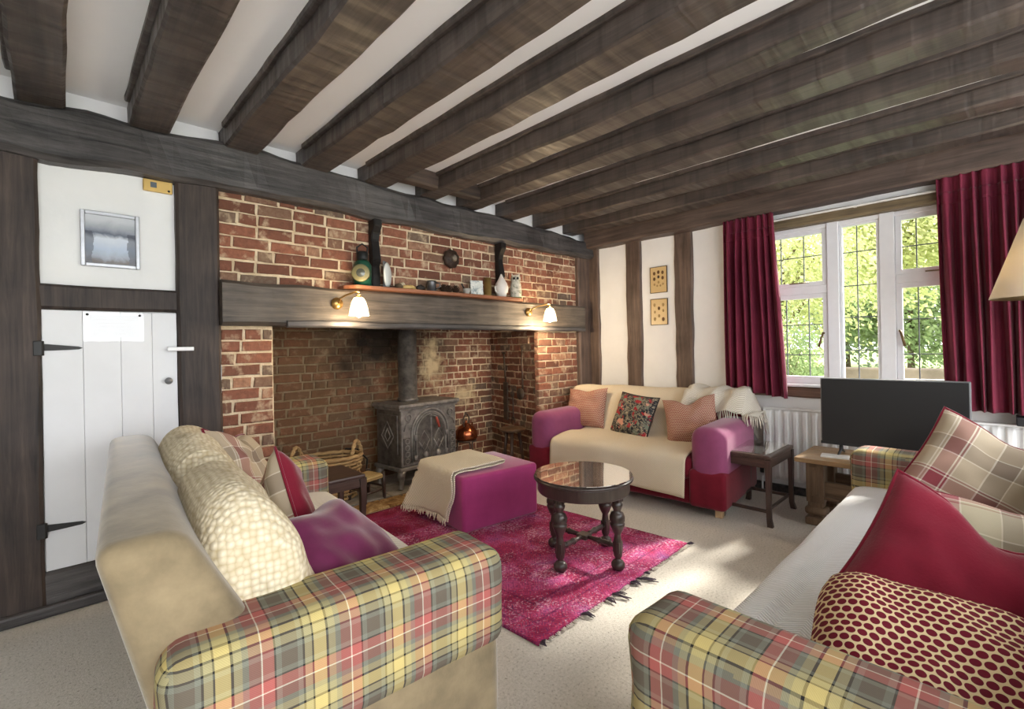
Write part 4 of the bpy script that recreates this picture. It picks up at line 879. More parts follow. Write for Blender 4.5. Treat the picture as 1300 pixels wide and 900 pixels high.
ct = thing('coffee_table', (2.212, 1.715, 0.0125), R_(2), 'round dark carved table with turned legs and glass top on the rug', 'table')
EBON = wood('ebonised_oak', S(40, 32, 30), S(82, 68, 62), 'Z', 0.28, spec=0.5, bump=0.12)
L('table_top', [(0.0, 0.462), (0.27, 0.462), (0.286, 0.468), (0.288, 0.476), (0.280, 0.484), (0.0, 0.486)], EBON, ct, 56)
L('apron', [(0.225, 0.395), (0.262, 0.395), (0.266, 0.402), (0.266, 0.455), (0.27, 0.462), (0.225, 0.462)], EBON, ct, 56)
bm = bmesh.new(); lathe(bm, [(0.0, 0.4865), (0.280, 0.4865), (0.283, 0.4895), (0.281, 0.4925), (0.0, 0.493)], 64); link('glass_disc', bm, TGLASS, ct, False)
legp = [(0.012, 0.0), (0.030, 0.004), (0.038, 0.02), (0.037, 0.036), (0.026, 0.050), (0.016, 0.056), (0.016, 0.064), (0.023, 0.075), (0.025, 0.10), (0.022, 0.155), (0.019, 0.175), (0.018, 0.195), (0.024, 0.205), (0.037, 0.235), (0.042, 0.252), (0.040, 0.258), (0.035, 0.262), (0.042, 0.270), (0.043, 0.290), (0.034, 0.312), (0.019, 0.322), (0.022, 0.33), (0.030, 0.35), (0.032, 0.36), (0.026, 0.365), (0.028, 0.40)]
for k in range(4):
    a = k * math.pi / 2; c_ = (0.225 * math.cos(a), 0.225 * math.sin(a), 0)
    lg = L('leg', legp, EBON, ct, 24, c_, flute=lambda z: (12, 0.14) if 0.262 < z < 0.32 else None)
    B('leg_block', (c_[0] - 0.021, c_[0] + 0.021, c_[1] - 0.021, c_[1] + 0.021, 0.095, 0.155), EBON, lg, 0.004); B('leg_block', (c_[0] - 0.026, c_[0] + 0.026, c_[1] - 0.026, c_[1] + 0.026, 0.372, 0.44), EBON, lg, 0.004)
    sp_ = [(0.03, 0.011), (0.07, 0.013), (0.10, 0.016), (0.108, 0.020), (0.116, 0.013), (0.14, 0.016), (0.165, 0.014), (0.175, 0.018), (0.185, 0.011), (0.208, 0.011)]
    T('stretcher', [(r * math.cos(a), r * math.sin(a), 0.126) for r, _ in sp_], [w for _, w in sp_], EBON, ct, 12)
B('stretcher_boss', (-0.034, 0.034, -0.034, 0.034, 0.112, 0.140), EBON, ct, 0.006)

# ================================================================== WINDOW SIDE: bench, television, radiator, curtains, lamp
def PINE(ax): return wood('waxed_pine', S(112, 84, 56), S(190, 158, 114), ax, 0.4, spec=0.4, bump=0.2)
def OAKB(ax): return wood('weathered_oak', S(84, 66, 52), S(150, 124, 98), ax, 0.5, spec=0.35, bump=0.4)
bn = thing('tv_bench', (3.63, 0.0, 0), 0, 'heavy oak bench with carved legs carrying the television', 'bench')
BY0, BY1, BD, BH = -0.05, 1.005, 0.50, 0.46
for k in range(3): B('top_board', (BD / 3 * k + (0 if k else 0), BD / 3 * (k + 1) - 0.002, BY0, BY1, BH - 0.032, BH), PINE('Y'), bn, 0.007, 3)
for y in (BY1 - 0.16, BY0 + 0.06):
    for x in (0.055, BD - 0.155):
        lg = B('leg', (x, x + 0.10, y, y + 0.105, 0.155, BH - 0.032), OAKB('Z'), bn, 0.006)
        B('carved_panel', (x - 0.004, x + 0.002, y + 0.025, y + 0.08, 0.20, BH - 0.065), OAKB('Z'), lg, 0.003); B('carved_panel', (x - 0.008, x - 0.002, y + 0.038, y + 0.067, 0.215, BH - 0.08), OAKB('Z'), lg, 0.003)
        B('leg_foot', (x - 0.008, x + 0.108, y - 0.008, y + 0.113, 0.0, 0.055), OAKB('Z'), lg, 0.012, 3); B('leg_foot', (x + 0.012, x + 0.088, y + 0.012, y + 0.093, 0.05, 0.075), OAKB('Z'), lg, 0.006); B('leg_foot', (x - 0.012, x + 0.112, y - 0.012, y + 0.117, 0.07, 0.125), OAKB('Z'), lg, 0.024, 4, True); B('leg_foot', (x + 0.006, x + 0.094, y + 0.006, y + 0.099, 0.12, 0.16), OAKB('Z'), lg, 0.01)
B('stretcher', (0.085, 0.125, BY0 + 0.12, BY1 - 0.12, 0.20, 0.30), OAKB('Y'), bn, 0.006); B('stretcher', (BD - 0.125, BD - 0.085, BY0 + 0.12, BY1 - 0.12, 0.20, 0.30), OAKB('Y'), bn, 0.006)
B('shelf_board', (0.06, BD - 0.06, BY0 + 0.10, BY1 - 0.10, 0.185, 0.203), OAKB('Y'), bn, 0.004)
tv = thing('television', (3.90, 0.52, BH), 0, 'flat black-screened television on the oak bench', 'television')
def _scr():
    t = MT('television_screen', 0.35, 0.35); t.color(S(40, 40, 41)); return t.m
B('casing', (0.004, 0.05, -0.385, 0.385, 0.068, 0.528), plain('grey_plastic', S(120, 120, 122), 0.4), tv, 0.006)
B('screen', (-0.002, 0.006, -0.377, 0.377, 0.084, 0.522), _scr(), tv, 0.002); B('bezel', (-0.004, 0.008, -0.385, 0.385, 0.066, 0.086), plain('dark_plastic', S(46, 46, 48), 0.4), tv, 0.002)
for y in (-0.27, 0.27):
    T('stand_foot', [(0.02, y, 0.07), (0.0, y, 0.03), (-0.075, y, 0.006)], [0.011, 0.009, 0.007], plain('dark_plastic', S(46, 46, 48)), tv); T('stand_foot', [(0.02, y, 0.07), (0.045, y, 0.03), (0.11, y, 0.006)], [0.011, 0.009, 0.007], plain('dark_plastic', S(46, 46, 48)), tv)
bx_ = B('set_top_box', (-0.05, 0.05, -0.08, 0.08, 0, 0.012), plain('pale_plastic', S(214, 212, 208), 0.4), None, 0.004, label='small flat white box on the oak bench below the screen', cat='box'); bx_.location = (3.79, 0.80, BH); bx_.rotation_euler = (0, 0, R_(8))
# radiator
RADW = plain('radiator_enamel', S(238, 238, 238), 0.35, 0.45, var=0.02)
rd = thing('radiator', (0, 0, 0), 0, 'long white panel radiator on the wall under the window', 'radiator')
def radp(s, t):
    y = 1.395 - s * 2.1; q = (s * 2.1 / 0.066) % 1.0; d = 0.016 * max(0.0, min(1.0, (0.34 - abs(q - 0.5)) / 0.10)); zz = 0.12 + t * 0.575
    k = min(1.0, min(t, 1 - t) / 0.06); return Vector((4.262 - d * k, y, zz))
sheet('front_panel', radp, 384, 18, RADW, rd, 0.004, off=-1.0)
B('panel_core', (4.266, 4.300, -0.70, 1.39, 0.125, 0.69), RADW, rd, 0.004); B('top_grille', (4.25, 4.312, -0.705, 1.397, 0.694, 0.708), RADW, rd, 0.003); B('end_cap', (4.25, 4.312, 1.393, 1.401, 0.12, 0.70), RADW, rd, 0.002)
for y in (1.30, 0.2, -0.6): B('wall_bracket', (4.298, 4.349, y - 0.015, y + 0.015, 0.2, 0.65), RADW, rd, 0.002)
T('pipe', [(4.285, 1.425, 0.0), (4.285, 1.425, 0.12), (4.285, 1.395, 0.16)], 0.0085, RADW, rd); L('valve', [(0.014, 0.15), (0.018, 0.155), (0.018, 0.2), (0.012, 0.21)], plain('dark_plastic', S(46, 46, 48)), rd, 12, (4.285, 1.425, 0))
# curtains
def _curt():
    t = MT('wine_curtain', 0.75, 0.2); v = t.coord('Object'); t.color(t.ramp(t.noise(v, 3, 3), [(0.3, S(98, 30, 50)), (0.7, S(122, 42, 62))])); t.b.inputs['Sheen Weight'].default_value = 0.2; t.b.inputs['Sheen Roughness'].default_value = 0.35
    t.bump(t.noise(v, 220, 2), 0.2, 0.002); return t.m
CURT = _curt()
def curtain(y0t, y1t, y0b, y1b, zt, zb, nf, label, seed, zb2=None):
    rnd = random.Random(seed); ph = [rnd.uniform(-0.5, 0.5) for _ in range(nf + 2)]
    t0 = thing('curtain', (0, 0, 0), 0, label, 'curtain', 'window curtains')
    def f(s, t):  # t 0 top
        y = (y0t + (y1t - y0t) * s) * (1 - t) + (y0b + (y1b - y0b) * s) * t; a = s * nf * 2 * math.pi
        amp = 0.014 + 0.026 * min(1, t * 4); x = 4.225 + amp * (math.sin(a + ph[int(s * nf)] * 0.0 + 0.9 * math.sin(2.3 * s * nf)) + 0.25 * math.sin(2 * a + t * 2)) + 0.01 * t * math.sin(5 * s + seed)
        z = zt + ((zb + (zb2 - zb) * s if zb2 else zb) - zt) * t
        if t < 0.04: z += 0.010 * math.sin(a * 2) + 0.006 * math.sin(a * 5)
        return Vector((x, y + 0.010 * t * math.sin(a * 0.5 + 3 * t), z))
    sheet('drape', f, nf * 14, 40, CURT, t0, 0.006, abs(y1b - y0b), 1.5)
    def h(s, t):
        p = f(s, 0.075 + 0.05 * t); p.x -= 0.004; return p
    sheet('gather_tape', h, nf * 14, 4, CURT, t0, 0.004, 0.5, 0.1)
curtain(1.685, 1.285, 1.69, 1.205, 2.305, 0.865, 7, 'dark red pleated curtain hanging beside the butterfly prints', 2, 0.79)
curtain(0.292, -0.62, 0.258, -0.64, 2.325, 0.785, 15, 'wide dark red pleated curtain hanging behind the cone lampshade', 5, 0.76)
tr_ = B('curtain_track', (4.276, 4.294, -0.7, 1.72, 2.236, 2.250), plain('white_plastic', S(230, 228, 222), 0.4), None, 0.003, label='slim white curtain track fixed along the oak lintel', cat='rail')
for y in (1.6, 0.75, -0.5):
    B('track_bracket', (4.29, 4.305, y - 0.01, y + 0.01, 2.234, 2.254), MATS['white_plastic'], tr_, 0.002)
B('speaker_box', (4.16, 4.345, -0.42, -0.05, 0.712, 0.765), plain('dark_plastic', S(46, 46, 48)), None, 0.006, label='flat dark box lying on the radiator under the wide curtain', cat='box')
# cone lamp
def emis(name, c, st, base=(0.9, 0.85, 0.75, 1)):
    t = MT(name, 0.6, 0.2); t.color(base); t.b.inputs['Emission Color'].default_value = c; t.b.inputs['Emission Strength'].default_value = st; return t.m
lm = thing('floor_lamp', (3.62, -0.215, 0), 0, 'floor lamp with a pale cream cone shade in front of the red curtain', 'lamp')
BRASS = plain('lamp_brass', S(176, 140, 84), 0.3, 0.5, 0.9)
L('base', [(0.0, 0.0), (0.12, 0.0), (0.12, 0.015), (0.03, 0.03), (0.012, 0.05)], BRASS, lm, 28); T('pole', [(0, 0, 0.03), (0, 0, 1.47)], 0.011, BRASS, lm, 12)
def _shade():
    t = MT('cream_lampshade', 0.8, 0.1); df = t.n('ShaderNodeBsdfDiffuse', {0: S(246, 240, 226)}); tl = t.n('ShaderNodeBsdfTranslucent', {0: S(246, 226, 180)}); mx = t.n('ShaderNodeMixShader', {0: 0.16, 1: df.outputs[0], 2: tl.outputs[0]})
    t.ln(mx.outputs[0], t.t.nodes['Material Output'].inputs[0]); return t.m
SHD = _shade(); sh_ = L('lamp_shade', [(0.262, 1.45), (0.267, 1.452), (0.135, 1.86), (0.13, 1.86), (0.259, 1.455), (0.262, 1.45)], SHD, lm, 48)
T('shade_ring', [(0.04 * math.cos(q * 0.5236), 0.04 * math.sin(q * 0.5236), 1.80) for q in range(13)], 0.004, BRASS, sh_)
for k in range(3): a = 2.094 * k; T('shade_spoke', [(0.04 * math.cos(a), 0.04 * math.sin(a), 1.80), (0.15 * math.cos(a), 0.15 * math.sin(a), 1.80)], 0.003, BRASS, sh_)
L('bulb', [(0.012, 1.47), (0.014, 1.50), (0.03, 1.55), (0.028, 1.58), (0.0, 1.60)], emis('bulb_glow', (1, 0.8, 0.5, 1), 2), lm, 16)
pt = bpy.data.lights.new('floor_lamp_light', 'POINT'); pt.energy = 1.6; pt.color = (1, 0.88, 0.66); pt.shadow_soft_size = 0.04; po = bpy.data.objects.new('floor_lamp_light', pt); col.objects.link(po); po.parent = lm; po.location = (0, 0, 1.63)

# ================================================================== WALLS: lamps, pictures, mantel shelf
GLOW = emis('glowing_glass', (1.0, 0.74, 0.40, 1), 0.75)
def wall_lamp(x, z, dx, label, en):
    t = thing('wall_lamp', (x, 3.128, z), 0, label, 'lamp', 'brass lamps on the mantel beam')
    L('wall_rose', [(0.0, -0.022), (0.018, -0.018), (0.036, -0.008), (0.04, 0.0), (0.04, 0.012)], BRASS, t, 24, ax='Y')
    am = T('arm', [(0, -0.02, 0.0), (0, -0.045, 0.03), (dx * 0.3, -0.07, 0.05), (dx * 0.75, -0.125, 0.068), (dx, -0.14, 0.066), (dx, -0.14, 0.045)], 0.006, BRASS, t)
    L('lamp_holder', [(0.008, 0.05), (0.018, 0.045), (0.018, 0.02), (0.008, 0.018)], BRASS, t, 14, (dx, -0.14, 0))
    L('glass_shade', [(0.014, 0.036), (0.032, 0.03), (0.046, 0.006), (0.058, -0.04), (0.066, -0.088), (0.063, -0.088), (0.054, -0.04), (0.042, 0.006), (0.028, 0.026), (0.014, 0.032)], GLOW, t, 28, (dx, -0.14, 0))
    L('bulb', [(0.0, -0.102), (0.014, -0.095), (0.018, -0.07), (0.012, -0.04), (0.008, 0.0)], emis('bulb_glow_wall', (1, 0.85, 0.6, 1), 4), t, 14, (dx, -0.14, 0))
    p = bpy.data.lights.new('wall_lamp_light', 'POINT'); p.energy = en; p.color = (1, 0.78, 0.50); p.shadow_soft_size = 0.03; o = bpy.data.objects.new('wall_lamp_light', p); col.objects.link(o); o.parent = t; o.location = (dx, -0.14, -0.16)
    p = bpy.data.lights.new('wall_lamp_upglow', 'POINT'); p.energy = en * 0.3; p.color = (1, 0.74, 0.42); p.shadow_soft_size = 0.03; o = bpy.data.objects.new('wall_lamp_upglow', p); col.objects.link(o); o.parent = t; o.location = (dx, -0.14, 0.075)
wall_lamp(1.385, 1.565, 0.085, 'brass wall lamp with lit glass bell below the green lantern', 2.0)
wall_lamp(3.255, 1.575, 0.14, 'brass wall lamp with lit glass bell by the corner post', 3.8)
shelfw = wood('red_elm_board', S(120, 72, 50), S(176, 120, 88), 'X', 0.4, bump=0.15)
bm = bmesh.new(); prof_ = [(1.445, 3.16), (1.50, 3.075), (3.08, 3.072), (3.17, 3.12), (3.19, 3.25), (1.445, 3.25)]
f = bm.faces.new([bm.verts.new((x, y, 1.672)) for x, y in prof_]); r = bmesh.ops.extrude_face_region(bm, geom=[f])
for v in r['geom']:
    if isinstance(v, bmesh.types.BMVert): v.co.z = 1.697
bmesh.ops.recalc_face_normals(bm, faces=bm.faces); bmesh.ops.bevel(bm, geom=list(bm.edges), offset=0.003, segments=1, affect='EDGES')
link('mantel_shelf', bm, shelfw, None, label='thin reddish wooden shelf along the top of the mantel beam', cat='shelf')
for x, lb in ((1.712, 'black carved bracket post behind the green lantern on the mantel shelf'), (2.965, 'black carved bracket post between the white vase and the owl')):
    bm = bmesh.new(); pr = [(0.0, 1.698), (-0.055, 1.698), (-0.055, 1.80), (-0.045, 1.86), (-0.075, 1.90), (-0.06, 1.97), (-0.045, 2.05), (-0.06, 2.10), (-0.095, 2.15), (-0.095, 2.20), (0.0, 2.20)]
    a_ = [bm.verts.new((x - 0.032, 3.245 + p, z)) for p, z in pr]; b_ = [bm.verts.new((x + 0.032, 3.245 + p, z)) for p, z in pr]
    bm.faces.new(a_); bm.faces.new(list(reversed(b_)))
    for i in range(len(pr)): bm.faces.new((a_[i], a_[(i + 1) % len(pr)], b_[(i + 1) % len(pr)], b_[i]))
    bmesh.ops.recalc_face_normals(bm, faces=bm.faces); bmesh.ops.bevel(bm, geom=list(bm.edges), offset=0.006, segments=2, affect='EDGES')
    link('carved_bracket', bm, plain('black_paint_wood', S(30, 27, 26), 0.5), None, label=lb, cat='bracket', group='carved brackets')
# things on the mantel shelf
ZS = 1.698
GREEN = plain('green_enamel', S(34, 84, 66), 0.35, 0.5, 0.2, 0.25); LENS = plain('lantern_lens', S(84, 88, 84), 0.12, 0.6, 0.3); BLK = plain('black_japanned', S(30, 32, 32), 0.4)
t = thing('railway_lantern', (1.590, 3.165, ZS), R_(-35), 'green enamel signal lantern with a round bulls-eye lens on the mantel shelf', 'lantern')
L('body', [(0.0, 0), (0.062, 0), (0.062, 0.15), (0.05, 0.175), (0.028, 0.19)], GREEN, t, 22); L('chimney', [(0.036, 0.185), (0.04, 0.20), (0.04, 0.235), (0.03, 0.25), (0.0, 0.255)], BLK, t, 18)
ln_ = L('lens_hood', [(0.056, 0.04), (0.058, -0.03), (0.062, -0.045), (0.056, -0.048)], plain('lens_brass', S(120, 116, 84), 0.45, 0.5, 0.3), t, 26, (0, -0.045, 0.085), ax='Y'); L('lens', [(0.0, -0.052), (0.03, -0.048), (0.055, -0.036)], LENS, ln_, 26, (0, -0.045, 0.085), ax='Y')
T('carry_handle', [(-0.034, 0, 0.23), (-0.036, 0, 0.28), (0, 0, 0.305), (0.036, 0, 0.28), (0.034, 0, 0.23)], 0.006, BLK, t)
t = thing('display_plate', (1.80, 3.16, ZS), R_(42), 'white plate on edge in a grey stand beside the bracket', 'plate')
L('plate', [(0.0, 0.0), (0.06, 0.0), (0.095, 0.012), (0.093, 0.018), (0.058, 0.006), (0.0, 0.006)], plain('white_china', S(228, 232, 230), 0.2, 0.5, var=0.03), t, 28, (0, 0, 0.10), ax='Y', sx=0.85); B('plate_stand', (-0.045, 0.045, 0.02, 0.036, 0.0, 0.20), plain('grey_slate', S(96, 98, 102), 0.6), t, 0.004); B('stand_foot', (-0.045, 0.045, -0.03, 0.03, 0.0, 0.008), MATS['grey_slate'], t, 0.002)
def lump(name, x, y, r, sz, mat, label, cat, seed, n=3, group=None):
    bm = bmesh.new(); bmesh.ops.create_icosphere(bm, subdivisions=n, radius=1)
    for v in bm.verts:
        d = 1 + 0.32 * nz(v.co, 1.8, seed) + 0.15 * nz(v.co, 5, seed); v.co = Vector((v.co.x * r * sz[0] * d, v.co.y * r * sz[1] * d, max(-0.92, v.co.z * d) * r * sz[2]))
    o = link(name, bm, mat, None, True, label=label, cat=cat, group=group); o.location = (x, y, ZS + 0.92 * r * sz[2]); return o
lump('fossil_stone', 1.872, 3.15, 0.028, (1, 0.9, 0.8), plain('brown_stone', S(92, 76, 58), 0.8), 'small brown stone next to the white plate', 'stone', 1)
lump('sea_shell', 1.955, 3.14, 0.036, (1.5, 0.9, 0.55), plain('yellow_shell', S(206, 176, 112), 0.5), 'flat yellowish shell lying on the mantel shelf', 'shell', 2); lump('sea_shell', 1.925, 3.19, 0.026, (1.0, 0.9, 1.2), plain('pale_shell', S(216, 200, 168), 0.5), 'small pale shell behind the yellowish one', 'shell', 3)
lump('dark_pebble', 2.055, 3.14, 0.030, (1.2, 1, 0.8), plain('dark_stone', S(48, 42, 38), 0.6), 'dark knobbly stone just before the pewter tankard', 'stone', 4)
t = thing('pewter_tankard', (2.165, 3.15, ZS), R_(-45), 'dark pewter tankard with handle on the mantel shelf', 'mug'); PEW = plain('pewter', S(98, 98, 100), 0.35, 0.5, 0.7)
L('cup', [(0.0, 0.0), (0.043, 0.0), (0.044, 0.006), (0.038, 0.014), (0.036, 0.075), (0.039, 0.086), (0.035, 0.086), (0.032, 0.02), (0.0, 0.018)], PEW, t, 22); T('handle', [(0.036, 0, 0.07), (0.065, 0, 0.068), (0.07, 0, 0.04), (0.038, 0, 0.022)], 0.006, PEW, t)
for i, x in enumerate((2.275, 2.335, 2.395)):
    bm = bmesh.new(); rnd = random.Random(i)
    for k in range(60):
        ph = k * 2.39996; zz = 0.004 + 0.055 * k / 60; rr = 0.030 * math.sin(math.pi * min(0.98, (k + 6) / 66)) ** 0.7; p = Vector((rr * math.cos(ph), rr * math.sin(ph), zz)); o_ = Vector((math.cos(ph), math.sin(ph), 0.6)) * 0.011; sd_ = Vector((-math.sin(ph), math.cos(ph), 0)) * 0.007
        bm.faces.new([bm.verts.new(q) for q in (p - o_ - sd_, p - o_ + sd_, p + o_ + sd_ * .7 + Vector((0, 0, .003)), p + o_ - sd_ * .7 + Vector((0, 0, .003)))])
    lathe(bm, [(0.012, 0.0), (0.02, 0.02), (0.012, 0.058), (0.0, 0.064)], 8); o = link('pine_cone', bm, plain('cone_scale', S(66, 48, 36), 0.8), None, label=('brown pine cone next to the pewter tankard', 'middle one of three brown pine cones on the shelf', 'brown pine cone next to the small grey mortar')[i], cat='pine cone', group='pine cones on the mantel'); o.location = (x, 3.14 + 0.015 * (i % 2), ZS)
t = thing('mortar_bowl', (2.52, 3.15, ZS), 0, 'tiny grey mortar with a dark pestle on the mantel shelf', 'bowl'); L('bowl', [(0.0, 0.0), (0.02, 0.0), (0.022, 0.006), (0.038, 0.05), (0.034, 0.05), (0.018, 0.012), (0.0, 0.01)], plain('grey_stoneware', S(172, 168, 160), 0.5), t, 20); T('pestle', [(0.0, 0, 0.02), (-0.045, 0, 0.075), (-0.05, 0, 0.09)], [0.008, 0.006, 0.008], BLK, t)
def _card():
    tt = MT('painted_card', 0.5, 0.3); v = tt.coord('Object'); tt.color(tt.ramp(tt.noise(v, 22, 4, 0.6, 1.0), [(0.35, S(120, 136, 140)), (0.5, S(212, 214, 206)), (0.65, S(232, 230, 222)), (0.8, S(110, 122, 104))])); return tt.m
o = B('picture_tile', (-0.058, 0.058, -0.02, 0.0, 0.0, 0.13), _card(), None, 0.003, label='pale painted tile standing between the bowl and the shell case', cat='tile'); o.location = (2.645, 3.17, ZS); o.rotation_euler = (R_(-6), 0, R_(-20))
L('brass_shell_case', [(0.0, 0.0), (0.038, 0.0), (0.038, 0.008), (0.034, 0.012), (0.034, 0.165), (0.03, 0.165), (0.03, 0.02), (0.0, 0.02)], plain('tarnished_brass', S(168, 140, 84), 0.35, 0.5, 0.7), None, 22, label='tall tarnished brass cylinder next to the painted tile', cat='vase').location = (2.775, 3.17, ZS)
t = thing('white_vase', (2.905, 3.13, ZS), 0, 'white pointed ceramic jug with two little handles on the shelf', 'vase'); VW = plain('white_ceramic', S(226, 220, 212), 0.4, 0.4, var=0.05)
L('body', [(0.0, 0.0), (0.04, 0.0), (0.048, 0.03), (0.062, 0.085), (0.052, 0.12), (0.03, 0.155), (0.014, 0.185), (0.006, 0.205), (0.0, 0.207)], VW, t, 22)
for s_ in (-1, 1): T('handle', [(s_ * 0.05, 0, 0.10), (s_ * 0.078, 0, 0.085), (s_ * 0.072, 0, 0.05), (s_ * 0.048, 0, 0.035)], 0.007, VW, t)
t = thing('owl_figure', (3.115, 3.16, ZS), R_(-40), 'pale speckled owl figurine at the end of the mantel shelf', 'figurine')
def _owl():
    tt = MT('speckled_stone', 0.6, 0.2); v = tt.coord('Object'); tt.color(tt.ramp(tt.noise(v, 26, 4), [(0.35, S(128, 134, 112)), (0.5, S(206, 198, 178)), (0.7, S(228, 222, 206))])); return tt.m
OW = _owl(); bd = L('body', [(0.0, 0.0), (0.045, 0.0), (0.05, 0.02), (0.056, 0.08), (0.050, 0.13), (0.042, 0.155), (0.046, 0.18), (0.043, 0.205), (0.025, 0.222), (0.0, 0.224)], OW, t, 20, sy=0.85)
for s_ in (-1, 1): T('ear_tuft', [(s_ * 0.026, -0.01, 0.20), (s_ * 0.036, -0.012, 0.236)], [0.012, 0.002], OW, t); L('eye', [(0.0, -0.01), (0.011, -0.006), (0.013, 0.004)], BLK, t, 12, (s_ * 0.016, -0.036, 0.185), ax='Y')
T('beak', [(0, -0.038, 0.175), (0, -0.047, 0.163)], [0.006, 0.001], BLK, t); B('base', (-0.05, 0.05, -0.045, 0.045, 0.0, 0.012), plain('green_felt_base', S(96, 128, 84), 0.7), t, 0.003)
# dark burr disc hung on the chimney brick
t = thing('wall_ornament', (2.42, 3.235, 2.0), 0, 'dark round carved boss hung on the chimney brickwork', 'ornament')
L('boss', [(0.0, -0.06), (0.03, -0.055), (0.05, -0.035), (0.075, -0.03), (0.085, -0.012), (0.08, 0.0)], plain('burr_wood', S(56, 42, 34), 0.6, var=0.4, scale=40), t, 26, ax='Y', flute=lambda z: (9, 0.12)); L('centre', [(0.0, -0.075), (0.02, -0.07), (0.03, -0.055)], plain('burr_grey', S(120, 112, 100), 0.6), t, 16, ax='Y', c=(0.0, 0, 0.0))

# ---- pictures on the cupboard wall and timbered wall
SILV = plain('silver_frame', S(178, 180, 186), 0.35, 0.5, 0.6)
def frame(name, label, w, h, fw, fmat, inner, t_=0.02):
    t = thing(name, (0, 0, 0), 0, label, 'picture')
    for d in ((-w / 2, -w / 2 + fw, -h / 2, h / 2), (w / 2 - fw, w / 2, -h / 2, h / 2), (-w / 2 + fw, w / 2 - fw, -h / 2, -h / 2 + fw), (-w / 2 + fw, w / 2 - fw, h / 2 - fw, h / 2)):
        B('frame_side', (d[0], d[1], -t_, 0, d[2], d[3]), fmat, t, 0.003)
    B('picture_panel', (-w / 2 + fw * 0.5, w / 2 - fw * 0.5, -0.008, -0.001, -h / 2 + fw * 0.5, h / 2 - fw * 0.5), inner, t, 0); return t
def _land():
    t = MT('seascape_with_reflection', 0.12, 0.5); v = t.coord('Object'); sp = t.n('ShaderNodeSeparateXYZ', {0: v}); z = t.math('MULTIPLY_ADD', sp.outputs[2], 4.0, 0.5); n = t.noise(v, 14, 5, 0.6, 0.6)
    zz = t.math('ADD', z, t.math('MULTIPLY', t.math('SUBTRACT', n, 0.5), 0.22))
    c = t.ramp(zz, [(0.04, S(84, 74, 66)), (0.14, S(150, 158, 172)), (0.32, S(176, 190, 210)), (0.52, S(206, 214, 226)), (0.62, S(96, 104, 120)), (0.72, S(150, 156, 166)), (0.92, S(196, 200, 206))])
    side = t.math('ABSOLUTE', sp.outputs[0]); dk = t.math('MULTIPLY', t.math('GREATER_THAN', t.math('ADD', side, t.math('MULTIPLY', n, 0.06)), 0.10), t.math('LESS_THAN', z, 0.66))  # dark sides round a pale centre: window reflection painted into the picture
    t.color(t.mix(t.math('MULTIPLY', dk, 0.65), c, S(62, 66, 78))); return t.m
p = frame('framed_picture', 'silver-framed blue-grey seascape above the cupboard door', 0.238, 0.285, 0.018, SILV, _land(), 0.022); p.location = (0.222, 3.248, 1.846)
def print_(z, rows, label):
    t = MT('butterfly_mount' + str(z), 0.3, 0.4); t.color(S(206, 178, 128)); p = frame('butterfly_print', label, 0.185, 0.262, 0.006, plain('thin_dark_frame', S(70, 50, 36), 0.5), t.m, 0.012)
    p['group'] = 'specimen prints'; rnd = random.Random(int(z * 100)); sm = [plain('specimen_brown', S(104, 74, 46), 0.6), plain('specimen_dark', S(70, 56, 44), 0.6), plain('specimen_pale', S(168, 140, 94), 0.6)]
    for (u, w, r_, k) in rows: L('specimen', [(0.0, -0.012), (r_ * 0.7, -0.0115), (r_, -0.0095), (r_, -0.008)], sm[k], p, 14, (u, 0, w), ax='Y', sx=0.75)
    p.location = (4.346, 2.375, z); p.rotation_euler = (0, 0, R_(-90))
print_(1.888, [(-0.045, 0.065, 0.018, 0), (0.0, 0.075, 0.018, 0), (0.045, 0.068, 0.018, 0), (-0.045, 0.01, 0.018, 0), (0.0, 0.028, 0.016, 1), (0.045, 0.015, 0.018, 0), (-0.045, -0.045, 0.013, 2), (-0.015, -0.06, 0.011, 2), (0.0, -0.025, 0.014, 2), (0.02, -0.06, 0.011, 2), (0.048, -0.045, 0.012, 2)], 'upper of two small butterfly prints between the dark studs')
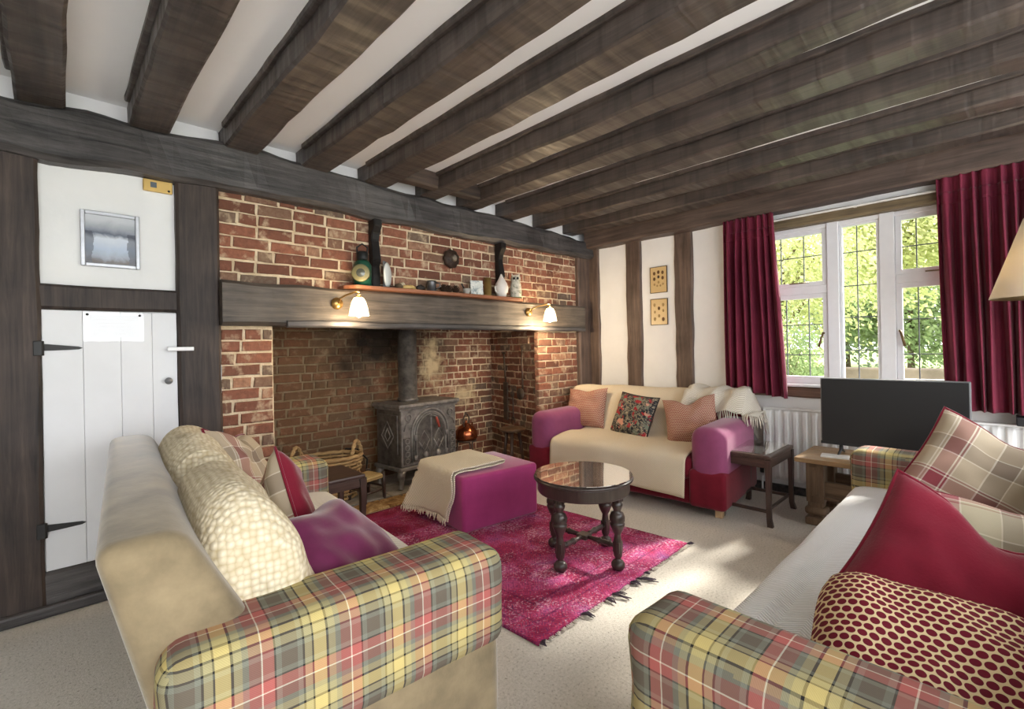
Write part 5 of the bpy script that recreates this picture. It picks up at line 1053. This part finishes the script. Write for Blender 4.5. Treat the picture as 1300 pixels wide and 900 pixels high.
print_(1.568, [(-0.048, 0.07, 0.017, 2), (0.045, 0.068, 0.017, 2), (0.0, 0.035, 0.018, 0), (0.045, 0.01, 0.014, 2), (-0.045, 0.0, 0.014, 2), (0.0, -0.04, 0.016, 2), (-0.045, -0.07, 0.019, 2), (0.045, -0.075, 0.02, 0)], 'lower of two small butterfly prints between the dark studs')
t = thing('thermostat', (0.425, 3.246, 2.172), 0, 'brass thermostat plate on the plaster below the tie beam', 'thermostat'); B('cover', (-0.066, 0.066, -0.022, 0, -0.032, 0.032), plain('gold_plate', S(206, 172, 104), 0.35, 0.5, 0.5, 0.06), t, 0.004); B('window', (-0.034, -0.006, -0.024, -0.02, -0.012, 0.018), plain('grey_window', S(96, 104, 112), 0.2), t, 0.002); L('button', [(0.0, -0.026), (0.006, -0.024), (0.006, -0.02)], BLK, t, 10, (0.048, 0, -0.02), ax='Y')
def _acr():
    t = MT('clear_acrylic', 0.05, 0.5); tr = t.n('ShaderNodeBsdfTransparent', {0: (0.96, 0.96, 0.96, 1)}); gl = t.n('ShaderNodeBsdfGlossy', {0: (1, 1, 1, 1), 'Roughness': 0.06}); mx = t.n('ShaderNodeMixShader', {0: 0.05, 1: tr.outputs[0], 2: gl.outputs[0]}); t.ln(mx.outputs[0], t.t.nodes['Material Output'].inputs[0]); return t.m
t = thing('notice_sheet', (0.228, 3.218, 1.392), 0, 'clear plastic notice pinned to the top of the cupboard door', 'notice'); B('clear_cover', (-0.122, 0.122, -0.005, -0.003, -0.075, 0.075), _acr(), t, 0); B('paper', (-0.095, 0.10, -0.002, 0.0, -0.055, 0.06), plain('notice_paper', S(206, 207, 210), 0.5, var=0.01), t, 0)
for k in range(5): B('print_line', (-0.08, 0.085 - 0.02 * (k % 3), -0.0026, -0.0021, 0.035 - k * 0.018, 0.039 - k * 0.018), plain('print_grey', S(204, 204, 206), 0.6), t, 0)
for s_ in (-1, 1): L('pin', [(0.0, -0.011), (0.006, -0.009), (0.006, -0.004)], BLK, t, 10, (s_ * 0.105, 0, 0.062), ax='Y')
